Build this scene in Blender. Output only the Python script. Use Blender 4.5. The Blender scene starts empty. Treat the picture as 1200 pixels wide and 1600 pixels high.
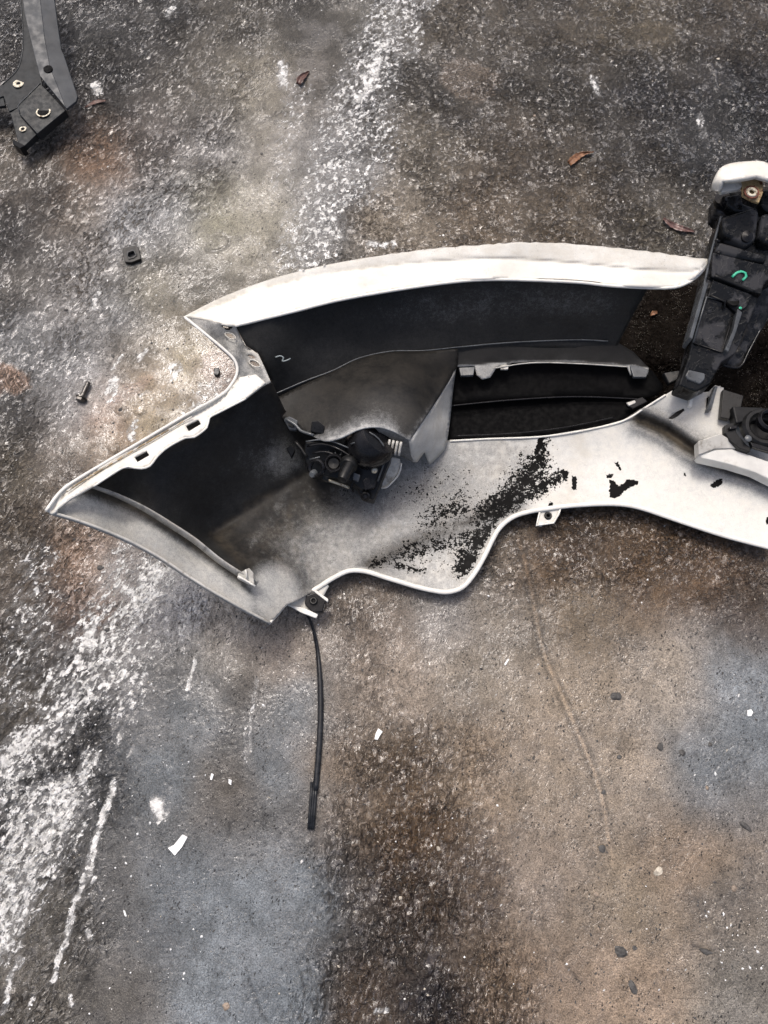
import bpy, bmesh, math, random
import numpy as np
from mathutils import Vector, Matrix
from mathutils.geometry import delaunay_2d_cdt

random.seed(7)
rng = np.random.default_rng(7)
scene = bpy.context.scene
COL = scene.collection

# ------------------------------------------------------------------ camera
CAM_H, TILT, FPX = 1.15, math.radians(17.0), 1232.0
cam_data = bpy.data.cameras.new('camera')
cam = bpy.data.objects.new('camera', cam_data)
COL.objects.link(cam)
cam.location = (0, 0, CAM_H)
cam.rotation_euler = (TILT, 0, 0)
cam_data.sensor_fit = 'VERTICAL'
cam_data.sensor_height = 36.0
cam_data.lens = 36.0 * FPX / 1600.0
cam_data.clip_start = 0.01
cam_data.clip_end = 200
scene.camera = cam

# ------------------------------------------------------------------ light
SUN_ELEV, SUN_AZ = math.radians(66), math.radians(-19)     # azimuth from +Y towards +X
world = bpy.data.worlds.new('World')
scene.world = world
world.use_nodes = True
wn = world.node_tree
bg = wn.nodes['Background']
sky = wn.nodes.new('ShaderNodeTexSky')
sky.sky_type = 'NISHITA'
sky.sun_disc = False
sky.sun_elevation = SUN_ELEV
sky.sun_rotation = SUN_AZ
sky.air_density = 0.7
sky.dust_density = 7.0
sky.ozone_density = 0.6
wn.links.new(sky.outputs[0], bg.inputs[0])
bg.inputs[1].default_value = 0.15
sd = bpy.data.lights.new('sun', 'SUN')
sd.energy = 1.3
sd.angle = math.radians(12)
sd.color = (1.0, 0.975, 0.945)
sun = bpy.data.objects.new('sun', sd)
COL.objects.link(sun)
sdir = Vector((math.sin(SUN_AZ) * math.cos(SUN_ELEV), math.cos(SUN_AZ) * math.cos(SUN_ELEV), math.sin(SUN_ELEV)))
sun.rotation_euler = sdir.to_track_quat('Z', 'Y').to_euler()
sun.location = sdir * 5
scene.view_settings.view_transform = 'Standard'
scene.view_settings.look = 'None'
scene.view_settings.exposure = 0.24
scene.view_settings.gamma = 1.0

# ------------------------------------------------------------------ maths helpers
cT, sT = math.cos(TILT), math.sin(TILT)

def unproj(px, py, z=0.0):
    """photo measurement + height above the ground -> place in the world (metres)"""
    px = np.asarray(px, float); py = np.asarray(py, float); z = np.asarray(z, float)
    u = (px - 600) / FPX; v = (800 - py) / FPX
    dx = u; dy = v * cT + sT; dz = v * sT - cT
    t = (z - CAM_H) / dz
    return np.stack([dx * t, dy * t, z + 0 * dx], -1)

def P(px, py, z=0.0):
    return Vector(unproj(px, py, z).tolist())

def proj(x, y, z=0.0):
    Z = z - CAM_H
    yc = y * cT + Z * sT; zc = -y * sT + Z * cT
    return 600 + FPX * x / (-zc), 800 - FPX * yc / (-zc)

def _hash(ix, iy, seed):
    h = (ix.astype(np.int64) * 374761393 + iy.astype(np.int64) * 668265263 + seed * 974634777) & 0xffffffff
    h = ((h ^ (h >> 13)) * 1274126177) & 0xffffffff
    h = h ^ (h >> 16)
    return h

def gnoise(x, y, seed=0):
    x0 = np.floor(x); y0 = np.floor(y)
    fx = x - x0; fy = y - y0
    ix = x0.astype(np.int64); iy = y0.astype(np.int64)
    u = fx * fx * fx * (fx * (fx * 6 - 15) + 10); v = fy * fy * fy * (fy * (fy * 6 - 15) + 10)
    def g(i, j):
        a = _hash(ix + i, iy + j, seed) * (2 * math.pi / 4294967296.0)
        return np.cos(a) * (fx - i) + np.sin(a) * (fy - j)
    a = g(0, 0); b = g(1, 0); c = g(0, 1); d = g(1, 1)
    return ((a * (1 - u) + b * u) * (1 - v) + (c * (1 - u) + d * u) * v) * 1.5

def fbm(x, y, seed=0, octv=4, gain=.5):
    r = 0; a = 1.0; t = 0
    for k in range(octv):
        r = r + a * gnoise(x * 2 ** k + 17.3 * k, y * 2 ** k - 9.1 * k, seed + k); t += a; a *= gain
    return r / t

def sstep(a, b, x):
    t = np.clip((x - a) / (b - a), 0, 1)
    return t * t * (3 - 2 * t)

def seg_dist(x, y, pts, closed=False):
    d = np.full(x.shape, 1e9); n = len(pts)
    for i in range(n if closed else n - 1):
        ax, ay = pts[i][:2]; bx, by = pts[(i + 1) % n][:2]
        vx, vy = bx - ax, by - ay
        L = vx * vx + vy * vy + 1e-9
        t = np.clip(((x - ax) * vx + (y - ay) * vy) / L, 0, 1)
        d = np.minimum(d, np.hypot(x - ax - t * vx, y - ay - t * vy))
    return d

def inpoly(x, y, pts):
    c = np.zeros(x.shape, bool); n = len(pts)
    for i in range(n):
        x1, y1 = pts[i][:2]; x2, y2 = pts[(i + 1) % n][:2]
        if y1 == y2: continue
        m = ((y1 > y) != (y2 > y)) & (x < (x2 - x1) * (y - y1) / (y2 - y1) + x1)
        c ^= m
    return c

def sdf(x, y, pts):
    d = seg_dist(x, y, pts, True)
    return np.where(inpoly(x, y, pts), -d, d)

def lin(c):
    c = np.asarray(c, float) / 255.0
    return np.where(c <= .04045, c / 12.92, ((c + .055) / 1.055) ** 2.4)

def spline(pts, step=4.0):
    """Catmull-Rom through the points, any dimension"""
    p = [np.array(q, float) for q in pts]
    p = [2 * p[0] - p[1]] + p + [2 * p[-1] - p[-2]]
    out = []
    for i in range(1, len(p) - 2):
        n = max(1, int(np.hypot(*(p[i + 1][:2] - p[i][:2])) / step))
        for k in range(n):
            t = k / n
            out.append(0.5 * ((2 * p[i]) + (-p[i - 1] + p[i + 1]) * t + (2 * p[i - 1] - 5 * p[i] + 4 * p[i + 1] - p[i + 2]) * t * t + (-p[i - 1] + 3 * p[i] - 3 * p[i + 1] + p[i + 2]) * t ** 3))
    out.append(p[-2])
    return [tuple(q.tolist()) for q in out]

def rbf(ctrl):
    c = np.array(ctrl, float)
    X = c[:, :2] / 100.0; n = len(c)
    def k(r2): return 0.5 * r2 * np.log(r2 + 1e-12)
    D = ((X[:, None] - X[None]) ** 2).sum(-1)
    A = np.zeros((n + 3, n + 3)); A[:n, :n] = k(D) + np.eye(n) * 1e-3
    A[:n, n] = 1; A[:n, n + 1:] = X; A[n, :n] = 1; A[n + 1:, :n] = X.T
    w = np.linalg.lstsq(A, np.concatenate([c[:, 2], [0, 0, 0]]), rcond=None)[0]
    def f(x, y):
        x = np.asarray(x, float) / 100; y = np.asarray(y, float) / 100
        r = w[n] + w[n + 1] * x + w[n + 2] * y
        for i in range(n):
            r = r + w[i] * k((x - X[i, 0]) ** 2 + (y - X[i, 1]) ** 2)
        return r
    return f

# ------------------------------------------------------------------ object helpers
def tag(o, label=None, cat=None, group=None, kind=None):
    if label: o['label'] = label
    if cat: o['category'] = cat
    if group: o['group'] = group
    if kind: o['kind'] = kind
    return o

def link(name, me, mat, parent=None):
    o = bpy.data.objects.new(name, me)
    COL.objects.link(o)
    if mat is not None: me.materials.append(mat)
    if parent is not None:
        o.parent = parent
        bpy.context.view_layer.update()
        o.matrix_parent_inverse = parent.matrix_world.inverted()
    return o

def empty(name, loc):
    o = bpy.data.objects.new(name, None)
    COL.objects.link(o); o.location = loc; o.empty_display_size = .02
    bpy.context.view_layer.update()
    return o

def mesh_np(name, verts, faces, smooth=True):
    me = bpy.data.meshes.new(name)
    verts = np.asarray(verts, np.float32); faces = np.asarray(faces, np.int32)
    me.vertices.add(len(verts)); me.vertices.foreach_set('co', verts.ravel())
    k = faces.shape[1]
    me.loops.add(faces.size); me.loops.foreach_set('vertex_index', faces.ravel())
    me.polygons.add(len(faces)); me.polygons.foreach_set('loop_start', np.arange(0, faces.size, k, dtype=np.int32))
    me.update(calc_edges=True)
    me.polygons.foreach_set('use_smooth', np.full(len(faces), smooth))
    return me

def set_col(me, name, rgb):
    a = me.color_attributes.new(name, 'FLOAT_COLOR', 'POINT')
    c = np.ones((len(me.vertices), 4), np.float32); c[:, :rgb.shape[1]] = rgb
    a.data.foreach_set('color', c.ravel())

def densify(pts, step):
    out = []
    n = len(pts)
    for i in range(n):
        a = np.array(pts[i][:2], float); b = np.array(pts[(i + 1) % n][:2], float)
        m = max(1, int(round(np.hypot(*(b - a)) / step)))
        for k in range(m): out.append(tuple((a + (b - a) * k / m).tolist()))
    return out

def sheet(name, outline, ctrl, mat, parent=None, holes=(), step=7.0, thick=.003, extra=None, paint=None, smooth=True, bevel=0):
    """a moulded plastic sheet: outline + holes, heights interpolated through ctrl, real thickness"""
    ol = densify(outline, step); hs = [densify(h, step) for h in holes]
    xs = [p[0] for p in ol]; ys = [p[1] for p in ol]
    gx, gy = np.meshgrid(np.arange(min(xs), max(xs), step), np.arange(min(ys), max(ys), step * .87))
    gx = gx + (np.arange(gy.shape[0]) % 2)[:, None] * step * .5
    gx = gx.ravel(); gy = gy.ravel()
    keep = sdf(gx, gy, ol) < -step * .5
    for h in hs: keep &= sdf(gx, gy, h) > step * .5
    gx, gy = gx[keep], gy[keep]
    pts = list(ol); edges = [(i, (i + 1) % len(ol)) for i in range(len(ol))]
    for h in hs:
        b = len(pts); pts += h; edges += [(b + i, b + (i + 1) % len(h)) for i in range(len(h))]
    pts += list(zip(gx.tolist(), gy.tolist()))
    v2, _, f2, _, _, _ = delaunay_2d_cdt([Vector(p) for p in pts], edges, [], 0, 1e-4)
    v = np.array([tuple(p) for p in v2]); f = np.array([list(t) for t in f2 if len(t) == 3], np.int32)
    c = v[f].mean(1)
    ok = inpoly(c[:, 0], c[:, 1], ol)
    for h in hs: ok &= ~inpoly(c[:, 0], c[:, 1], h)
    f = f[ok]
    used = np.unique(f); remap = np.full(len(v), -1); remap[used] = np.arange(len(used))
    v = v[used]; f = remap[f]
    zf = rbf(ctrl) if len(ctrl) > 3 or True else None
    z = zf(v[:, 0], v[:, 1])
    if extra is not None: z = z + extra(v[:, 0], v[:, 1])
    w = unproj(v[:, 0], v[:, 1], z)
    a = v[f[:, 1]] - v[f[:, 0]]; b = v[f[:, 2]] - v[f[:, 0]]
    flip = (a[:, 0] * b[:, 1] - a[:, 1] * b[:, 0]) > 0
    f[flip] = f[flip][:, ::-1]
    me = mesh_np(name, w, f, smooth)
    if paint is not None: set_col(me, 'paint', paint(v[:, 0], v[:, 1]))
    o = link(name, me, mat, parent)
    m = o.modifiers.new('thickness', 'SOLIDIFY'); m.thickness = thick; m.offset = -1
    return o

def bm_obj(name, bm, mat, parent=None, smooth=False, bevel=0, segs=2):
    bmesh.ops.recalc_face_normals(bm, faces=bm.faces)
    me = bpy.data.meshes.new(name); bm.to_mesh(me); bm.free()
    me.polygons.foreach_set('use_smooth', np.full(len(me.polygons), smooth or bevel > 0))
    o = link(name, me, mat, parent)
    if bevel:
        m = o.modifiers.new('rounded', 'BEVEL'); m.width = bevel; m.segments = segs; m.limit_method = 'ANGLE'; m.angle_limit = math.radians(35)
        if hasattr(m, 'harden_normals'): m.harden_normals = True
    return o

def add_prism(bm, top, depth):
    """top: world points (outline), extruded straight down by depth"""
    t = [bm.verts.new(p) for p in top]
    b = [bm.verts.new((p[0], p[1], p[2] - depth)) for p in top]
    bm.faces.new(t); bm.faces.new(b[::-1])
    n = len(t)
    for i in range(n): bm.faces.new((t[i], b[i], b[(i + 1) % n], t[(i + 1) % n]))

def prism(name, pts, depth, mat, parent=None, bevel=.001, z=None):
    bm = bmesh.new()
    add_prism(bm, [P(q[0], q[1], q[2] if len(q) > 2 else z) for q in pts], depth)
    return bm_obj(name, bm, mat, parent, bevel=bevel)

def add_tube(bm, pts, r, n=8, flat=1.0):
    rings = []
    for i, p in enumerate(pts):
        p = Vector(p)
        d = (Vector(pts[min(i + 1, len(pts) - 1)]) - Vector(pts[max(i - 1, 0)])).normalized()
        s = d.cross(Vector((0, 0, 1)))
        if s.length < 1e-4: s = Vector((1, 0, 0))
        s.normalize(); u = s.cross(d)
        rr = r[i] if isinstance(r, (list, tuple)) else r
        rings.append([bm.verts.new(p + s * rr * math.cos(2 * math.pi * k / n) + u * rr * flat * math.sin(2 * math.pi * k / n)) for k in range(n)])
    for a, b in zip(rings, rings[1:]):
        for k in range(n): bm.faces.new((a[k], a[(k + 1) % n], b[(k + 1) % n], b[k]))
    bm.faces.new(rings[0]); bm.faces.new(rings[-1][::-1])

def tube(name, pts, r, mat, parent=None, n=8, flat=1.0, step=6):
    bm = bmesh.new()
    add_tube(bm, [P(*q) for q in spline(pts, step)], r, n, flat)
    return bm_obj(name, bm, mat, parent, smooth=True)

def add_lathe(bm, prof, M, n=24):
    """prof: (radius, height) list; M places it"""
    rings = []
    for r, h in prof:
        rings.append([bm.verts.new(M @ Vector((max(r, 1e-5) * math.cos(2 * math.pi * k / n), max(r, 1e-5) * math.sin(2 * math.pi * k / n), h))) for k in range(n)])
    for a, b in zip(rings, rings[1:]):
        for k in range(n): bm.faces.new((a[k], a[(k + 1) % n], b[(k + 1) % n], b[k]))
    if prof[0][0] > 1e-4 and prof[0] != prof[-1]: bm.faces.new(rings[0])
    if prof[-1][0] > 1e-4 and prof[0] != prof[-1]: bm.faces.new(rings[-1][::-1])

def lathe(name, prof, loc, mat, parent=None, axis=(0, 0, 1), n=24, smooth=True):
    M = Matrix.Translation(Vector(loc)) @ Vector(axis).normalized().to_track_quat('Z', 'Y').to_matrix().to_4x4()
    bm = bmesh.new(); add_lathe(bm, prof, M, n)
    o = bm_obj(name, bm, mat, parent, smooth=smooth)
    m = o.modifiers.new('edges', 'EDGE_SPLIT'); m.split_angle = math.radians(40)
    return o

def ring(name, loc, r_in, r_out, h, mat, parent=None, axis=(0, 0, 1), n=28):
    return lathe(name, [(r_in, 0), (r_out, 0), (r_out, h * .7), (r_out - h * .3, h), (r_in + h * .3, h), (r_in, h * .7), (r_in, 0)], loc, mat, parent, axis, n)

# ------------------------------------------------------------------ materials
class NT:
    def __init__(s, name):
        s.m = bpy.data.materials.new(name); s.m.use_nodes = True
        s.t = s.m.node_tree; s.b = s.t.nodes['Principled BSDF']; s.out = s.t.nodes['Material Output']
        s.tc = s.t.nodes.new('ShaderNodeTexCoord')
    def n(s, typ, **kw):
        x = s.t.nodes.new(typ)
        for k, v in kw.items(): setattr(x, k, v)
        return x
    def l(s, a, b): s.t.links.new(a, b)
    def put(s, sock, v):
        if isinstance(v, (int, float)): sock.default_value = v
        elif isinstance(v, (tuple, list)): sock.default_value = tuple(v) + (1,) if len(v) == 3 and len(sock.default_value) == 4 else v
        else: s.l(v, sock)
    def noise(s, scale, detail=4, rough=.55, vec=None, dist=0.0):
        x = s.n('ShaderNodeTexNoise'); x.inputs['Scale'].default_value = scale; x.inputs['Detail'].default_value = detail
        x.inputs['Roughness'].default_value = rough; x.inputs['Distortion'].default_value = dist
        s.l(vec if vec is not None else s.tc.outputs['Object'], x.inputs['Vector']); return x.outputs['Fac']
    def mapping(s, scale=(1, 1, 1), rot=(0, 0, 0)):
        x = s.n('ShaderNodeMapping'); x.inputs['Scale'].default_value = scale; x.inputs['Rotation'].default_value = rot
        s.l(s.tc.outputs['Object'], x.inputs['Vector']); return x.outputs[0]
    def voro(s, scale, feature='F1', vec=None):
        x = s.n('ShaderNodeTexVoronoi'); x.feature = feature; x.inputs['Scale'].default_value = scale
        s.l(vec if vec is not None else s.tc.outputs['Object'], x.inputs['Vector']); return x.outputs['Distance']
    def math(s, op, a, b=0.0, c=0.0):
        x = s.n('ShaderNodeMath', operation=op)
        for i, v in enumerate((a, b, c)): s.put(x.inputs[i], v)
        return x.outputs[0]
    def ss(s, v, a, b, o0=0.0, o1=1.0):
        x = s.n('ShaderNodeMapRange'); x.interpolation_type = 'SMOOTHSTEP'; s.put(x.inputs[0], v)
        x.inputs[1].default_value = a; x.inputs[2].default_value = b; x.inputs[3].default_value = o0; x.inputs[4].default_value = o1
        return x.outputs[0]
    def mix(s, f, a, b, blend='MIX'):
        x = s.n('ShaderNodeMix'); x.data_type = 'RGBA'; x.blend_type = blend
        s.put(x.inputs[0], f); s.put(x.inputs[6], a); s.put(x.inputs[7], b); return x.outputs[2]
    def bump(s, h, strength=.5, dist=.001, normal=None):
        x = s.n('ShaderNodeBump'); x.inputs['Strength'].default_value = strength; x.inputs['Distance'].default_value = dist
        s.l(h, x.inputs['Height'])
        if normal is not None: s.l(normal, x.inputs['Normal'])
        return x.outputs[0]
    def attr(s, name):
        x = s.n('ShaderNodeAttribute'); x.attribute_name = name; return x
    def fin(s, col=None, rough=None, normal=None, metal=None, spec=None):
        if col is not None: s.put(s.b.inputs['Base Color'], col)
        if rough is not None: s.put(s.b.inputs['Roughness'], rough)
        if normal is not None: s.l(normal, s.b.inputs['Normal'])
        if metal is not None: s.put(s.b.inputs['Metallic'], metal)
        if spec is not None: s.put(s.b.inputs['Specular IOR Level'], spec)
        return s.m

def simple(name, col, rough=.5, metal=0.0, var=.25, vscale=60, bump=.3, bscale=500, bdist=.0004, dirt=None, dirt_amt=(.55, .7), dscale=40):
    t = NT(name)
    f = t.ss(t.noise(vscale, 5), .3, .7)
    c = t.mix(f, tuple(x * (1 - var) for x in col), tuple(min(1, x * (1 + var)) for x in col))
    if dirt is not None:
        c = t.mix(t.ss(t.noise(dscale, 6, .7), *dirt_amt), c, dirt)
    r = t.ss(t.noise(vscale * 2.3, 3), .3, .7, max(.03, rough - .12), min(1, rough + .12))
    return t.fin(c, r, t.bump(t.noise(bscale, 3), bump, bdist), metal, .28 if max(col) < .03 else .5)

# painted / over-sprayed moulded plastic; paint attr R = coat plus painted sheen, G = grime, B = flaked patches
def shell_material():
    t = NT('moulded_plastic_with_overspray')
    a = t.attr('paint'); sep = t.n('ShaderNodeSeparateColor'); t.l(a.outputs['Color'], sep.inputs[0])
    R, G, B = sep.outputs[0], sep.outputs[1], sep.outputs[2]
    n1 = t.noise(38, 7, .68); n2 = t.noise(190, 5, .6); n3 = t.noise(900, 3, .6); n4 = t.noise(12, 4)
    edge = t.math('MULTIPLY', t.math('MULTIPLY', R, t.math('SUBTRACT', 1.0, R)), 3.0)
    j = t.math('ADD', t.math('ADD', t.math('MULTIPLY', t.math('SUBTRACT', n1, .5), .65), t.math('MULTIPLY', t.math('SUBTRACT', n2, .5), .55)), t.math('MULTIPLY', t.math('SUBTRACT', n3, .5), .9))
    cov = t.math('ADD', R, t.math('MULTIPLY', edge, j))
    ramp = t.n('ShaderNodeValToRGB'); t.l(cov, ramp.inputs[0])
    e = ramp.color_ramp.elements
    e[0].position = 0; e[0].color = (.0085, .0083, .0080, 1); e[1].position = 1; e[1].color = (.79, .775, .705, 1)
    for p, c in ((.22, (.031, .031, .030)), (.45, (.134, .138, .138)), (.7, (.345, .35, .34)), (.87, (.58, .58, .55))):
        q = e.new(p); q.color = c + (1,)
    # grime: brown film and specks
    gr = t.math('MULTIPLY', G, t.ss(t.math('ADD', n1, t.math('MULTIPLY', n2, .35)), .45, .9))
    c = t.mix(gr, ramp.outputs[0], (.17, .135, .09))
    film = t.math('MULTIPLY', t.ss(n4, .35, .75), t.math('MULTIPLY', G, .45))
    c = t.mix(film, c, (.42, .36, .25), 'MULTIPLY')
    sp = t.math('MULTIPLY', t.ss(t.voro(230), .22, .13), t.ss(t.noise(33, 3), .54, .66))
    c = t.mix(t.math('MULTIPLY', sp, t.math('ADD', t.math('MULTIPLY', G, .9), .12)), c, (.05, .042, .034))
    scr = t.noise(1.0, 3, .6, t.mapping((900, 45, 60), (0, 0, .9)))
    c = t.mix(t.math('MULTIPLY', t.math('MULTIPLY', t.ss(scr, .60, .66), t.ss(t.noise(14, 3), .48, .6)), t.math('MULTIPLY', t.math('MULTIPLY', edge, .5), t.ss(R, .4, .6))), c, (.62, .64, .64))
    spk = t.math('MULTIPLY', t.ss(t.voro(520), .24, .14), t.ss(t.noise(60, 3), .48, .62))
    c = t.mix(t.math('MULTIPLY', spk, t.math('MULTIPLY', edge, .8)), c, (.03, .03, .032))
    # flaked patches show the black plastic
    fl = t.ss(t.math('ADD', B, t.math('MULTIPLY', t.math('SUBTRACT', t.math('ADD', t.math('ADD', t.math('MULTIPLY', n2, .40), t.math('MULTIPLY', t.noise(430, 3, .6), .35)), t.math('MULTIPLY', n1, .25)), .5), 3.6)), .46, .56)
    fl = t.math('MULTIPLY', fl, t.ss(B, .04, .18))
    c = t.mix(fl, c, (.0035, .0034, .0034))
    rough = t.ss(n1, .3, .7, .42, .6)
    h = t.math('ADD', t.math('MULTIPLY', n3, .35), t.math('ADD', t.math('MULTIPLY', n2, .5), t.math('MULTIPLY', fl, -1.0)))
    m = t.fin(c, rough, t.bump(h, .5, .0005))
    t.put(t.b.inputs['Specular IOR Level'], t.math('MULTIPLY', t.ss(R, .1, .9, .20, .42), t.math('SUBTRACT', 1.0, t.math('MULTIPLY', fl, .85))))
    return m

M_SHELL = shell_material()

def wet_black():
    t = NT('wet_black_plastic')
    n1 = t.noise(55, 5, .6, dist=1.2); n2 = t.noise(420, 4, .6)
    w = t.ss(n1, .50, .54)
    wet_sheen = t.ss(t.noise(30, 5, .6), .49, .56)
    c = t.mix(wet_sheen, (.006, .0065, .007), (.038, .038, .040))  # grey reflections of the wet surface put into the colour
    c = t.mix(t.math('MULTIPLY', t.ss(t.noise(90, 6, .7), .63, .7), .7), c, (.10, .085, .07))
    r = t.math('ADD', t.math('MULTIPLY', w, -.30), .42)
    h = t.math('ADD', t.math('MULTIPLY', w, .8), t.math('MULTIPLY', t.math('MULTIPLY', n2, t.math('SUBTRACT', 1.0, w)), .6))
    return t.fin(c, r, t.bump(h, .6, .0008), spec=.3)
M_WETBLACK = wet_black()
M_BLACK = simple('satin_black_plastic', (.0075, .0078, .008), .38, var=.3, bump=.25, bscale=700, dirt=(.03, .03, .028), dirt_amt=(.6, .8))
M_BLACKGLOSS = simple('smooth_black_plastic', (.008, .008, .009), .22, var=.3, bump=.15, bscale=300, dirt=(.035, .034, .032), dirt_amt=(.58, .8))
M_GRILLE = simple('grained_black_plastic', (.0022, .0022, .0024), .7, var=.2, bump=.5, bscale=1500, bdist=.0003)
M_GRILLE.node_tree.nodes['Principled BSDF'].inputs['Specular IOR Level'].default_value = .07
M_STEEL = simple('coated_grey_steel', (.038, .043, .048), .55, 0, var=.22, vscale=30, bump=.3, bscale=350, dirt=(.012, .013, .014), dirt_amt=(.63, .72), dscale=150)
M_GREYPLASTIC = simple('dull_grey_plastic', (.075, .082, .088), .35, var=.25, dirt=(.03, .03, .03))
M_ZINC = simple('dull_zinc', (.55, .52, .42), .38, .6, var=.25, vscale=200, dirt=(.16, .11, .06), dirt_amt=(.5, .66), dscale=160)
M_TAN = simple('weathered_tan_steel', (.36, .27, .14), .5, .2, var=.3, vscale=150, dirt=(.10, .035, .012), dirt_amt=(.5, .62), dscale=150)
M_RUST = simple('rusty_ring', (.11, .035, .02), .7, var=.5, vscale=300)
M_WHITE = simple('white_car_paint', (.70, .69, .64), .5, var=.08, dirt=(.42, .39, .32), dirt_amt=(.55, .85), dscale=30)
M_SHARD = simple('white_plastic_chip', (.82, .83, .82), .45, var=.04)
M_DIRTYWHITE = simple('grimy_white_plastic', (.50, .49, .45), .45, var=.18, vscale=35, dirt=(.13, .11, .08), dirt_amt=(.5, .75), dscale=60)
M_TANLINE = simple('mud_in_the_seam', (.30, .22, .12), .8, var=.5, vscale=90, dirt=(.62, .6, .54), dirt_amt=(.5, .6), dscale=70)
M_GREEN = simple('green_paint_marker', (.04, .40, .24), .5, var=.1)
M_CHALK = simple('grey_marker', (.16, .19, .20), .6, var=.2)
M_RUBBER = simple('black_rubber', (.016, .018, .021), .35, var=.35, vscale=120, bump=.4, bscale=900)
M_LEAF_O = simple('orange_brown_leaf', (.20, .095, .045), .55, var=.4, vscale=220, dirt=(.12, .045, .02), dirt_amt=(.5, .7), dscale=180)
M_LEAF_R = simple('red_brown_leaf', (.085, .04, .03), .4, var=.5, vscale=250)
M_LEAF_P = simple('pinkish_brown_leaf', (.13, .075, .065), .3, var=.4, vscale=250, dirt=(.08, .03, .02), dirt_amt=(.5, .65), dscale=150)
M_STONE_D = simple('dark_stone', (.060, .058, .055), .7, var=.4, vscale=200, bump=.8, bscale=300, bdist=.001)
M_STONE_L = simple('pale_stone', (.42, .38, .31), .6, var=.35, vscale=200, bump=.8, bscale=300, bdist=.001)
M_STONE_T = simple('tan_stone', (.24, .19, .145), .5, var=.3, vscale=200, bump=.8, bscale=300, bdist=.001)

# ------------------------------------------------------------------ the ground
ANCH = [  # photo position, albedo incl. sky reflection and gap shade, x 10000
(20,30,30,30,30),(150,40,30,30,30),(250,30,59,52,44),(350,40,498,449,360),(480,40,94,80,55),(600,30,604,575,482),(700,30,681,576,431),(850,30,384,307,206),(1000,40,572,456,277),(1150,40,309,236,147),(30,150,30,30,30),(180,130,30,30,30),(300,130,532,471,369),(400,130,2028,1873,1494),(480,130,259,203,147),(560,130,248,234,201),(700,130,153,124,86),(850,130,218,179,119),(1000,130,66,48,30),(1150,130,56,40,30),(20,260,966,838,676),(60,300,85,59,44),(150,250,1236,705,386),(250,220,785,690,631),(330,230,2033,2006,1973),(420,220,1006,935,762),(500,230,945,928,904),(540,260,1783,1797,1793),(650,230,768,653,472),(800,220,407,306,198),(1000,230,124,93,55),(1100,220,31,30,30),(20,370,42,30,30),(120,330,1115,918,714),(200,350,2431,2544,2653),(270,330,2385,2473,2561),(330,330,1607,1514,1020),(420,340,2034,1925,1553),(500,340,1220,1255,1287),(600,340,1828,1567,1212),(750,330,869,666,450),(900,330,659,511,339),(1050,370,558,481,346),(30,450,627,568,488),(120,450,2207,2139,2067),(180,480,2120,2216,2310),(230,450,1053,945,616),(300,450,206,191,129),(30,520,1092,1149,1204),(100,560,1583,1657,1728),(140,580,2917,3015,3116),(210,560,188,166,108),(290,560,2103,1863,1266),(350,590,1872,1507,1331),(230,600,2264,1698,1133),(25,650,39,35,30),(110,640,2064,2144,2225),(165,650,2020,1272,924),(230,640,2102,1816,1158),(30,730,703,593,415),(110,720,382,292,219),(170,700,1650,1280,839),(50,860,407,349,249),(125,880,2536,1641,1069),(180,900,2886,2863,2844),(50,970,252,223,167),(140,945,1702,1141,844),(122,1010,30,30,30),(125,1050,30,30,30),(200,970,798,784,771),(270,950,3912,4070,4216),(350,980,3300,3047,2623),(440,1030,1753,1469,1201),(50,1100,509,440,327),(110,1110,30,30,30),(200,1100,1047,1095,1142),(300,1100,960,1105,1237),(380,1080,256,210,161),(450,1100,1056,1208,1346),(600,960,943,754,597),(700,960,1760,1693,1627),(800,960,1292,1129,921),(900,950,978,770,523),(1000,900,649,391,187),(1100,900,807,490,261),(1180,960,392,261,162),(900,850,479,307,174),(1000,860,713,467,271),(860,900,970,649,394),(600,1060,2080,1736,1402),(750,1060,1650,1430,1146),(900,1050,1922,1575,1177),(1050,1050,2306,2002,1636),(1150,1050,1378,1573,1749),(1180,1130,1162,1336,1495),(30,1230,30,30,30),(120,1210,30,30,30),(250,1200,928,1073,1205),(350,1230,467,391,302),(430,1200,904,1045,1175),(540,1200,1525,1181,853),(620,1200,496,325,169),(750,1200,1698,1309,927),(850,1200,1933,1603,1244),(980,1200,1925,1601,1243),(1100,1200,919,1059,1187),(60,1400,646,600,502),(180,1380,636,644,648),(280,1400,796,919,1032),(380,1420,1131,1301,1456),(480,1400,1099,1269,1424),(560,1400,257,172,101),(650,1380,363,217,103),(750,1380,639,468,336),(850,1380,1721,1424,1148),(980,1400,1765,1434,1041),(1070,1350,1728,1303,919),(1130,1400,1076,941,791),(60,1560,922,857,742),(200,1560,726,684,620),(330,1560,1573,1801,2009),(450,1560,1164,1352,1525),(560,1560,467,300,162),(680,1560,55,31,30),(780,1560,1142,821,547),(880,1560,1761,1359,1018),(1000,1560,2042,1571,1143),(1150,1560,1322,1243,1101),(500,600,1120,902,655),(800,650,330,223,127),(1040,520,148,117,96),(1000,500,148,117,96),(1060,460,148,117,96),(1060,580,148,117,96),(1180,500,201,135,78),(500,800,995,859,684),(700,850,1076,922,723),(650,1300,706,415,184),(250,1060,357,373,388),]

def axis_coords(a, b, d0, outer, grow=1.35):
    c = [a]
    while c[-1] < b: c.append(c[-1] + d0)
    d = d0; hi = c[-1]
    while hi < outer: d *= grow; hi += d; c.append(hi)
    d = d0; lo = a; left = []
    while lo > -outer: d *= grow; lo -= d; left.append(lo)
    return np.array(left[::-1] + c)

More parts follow.
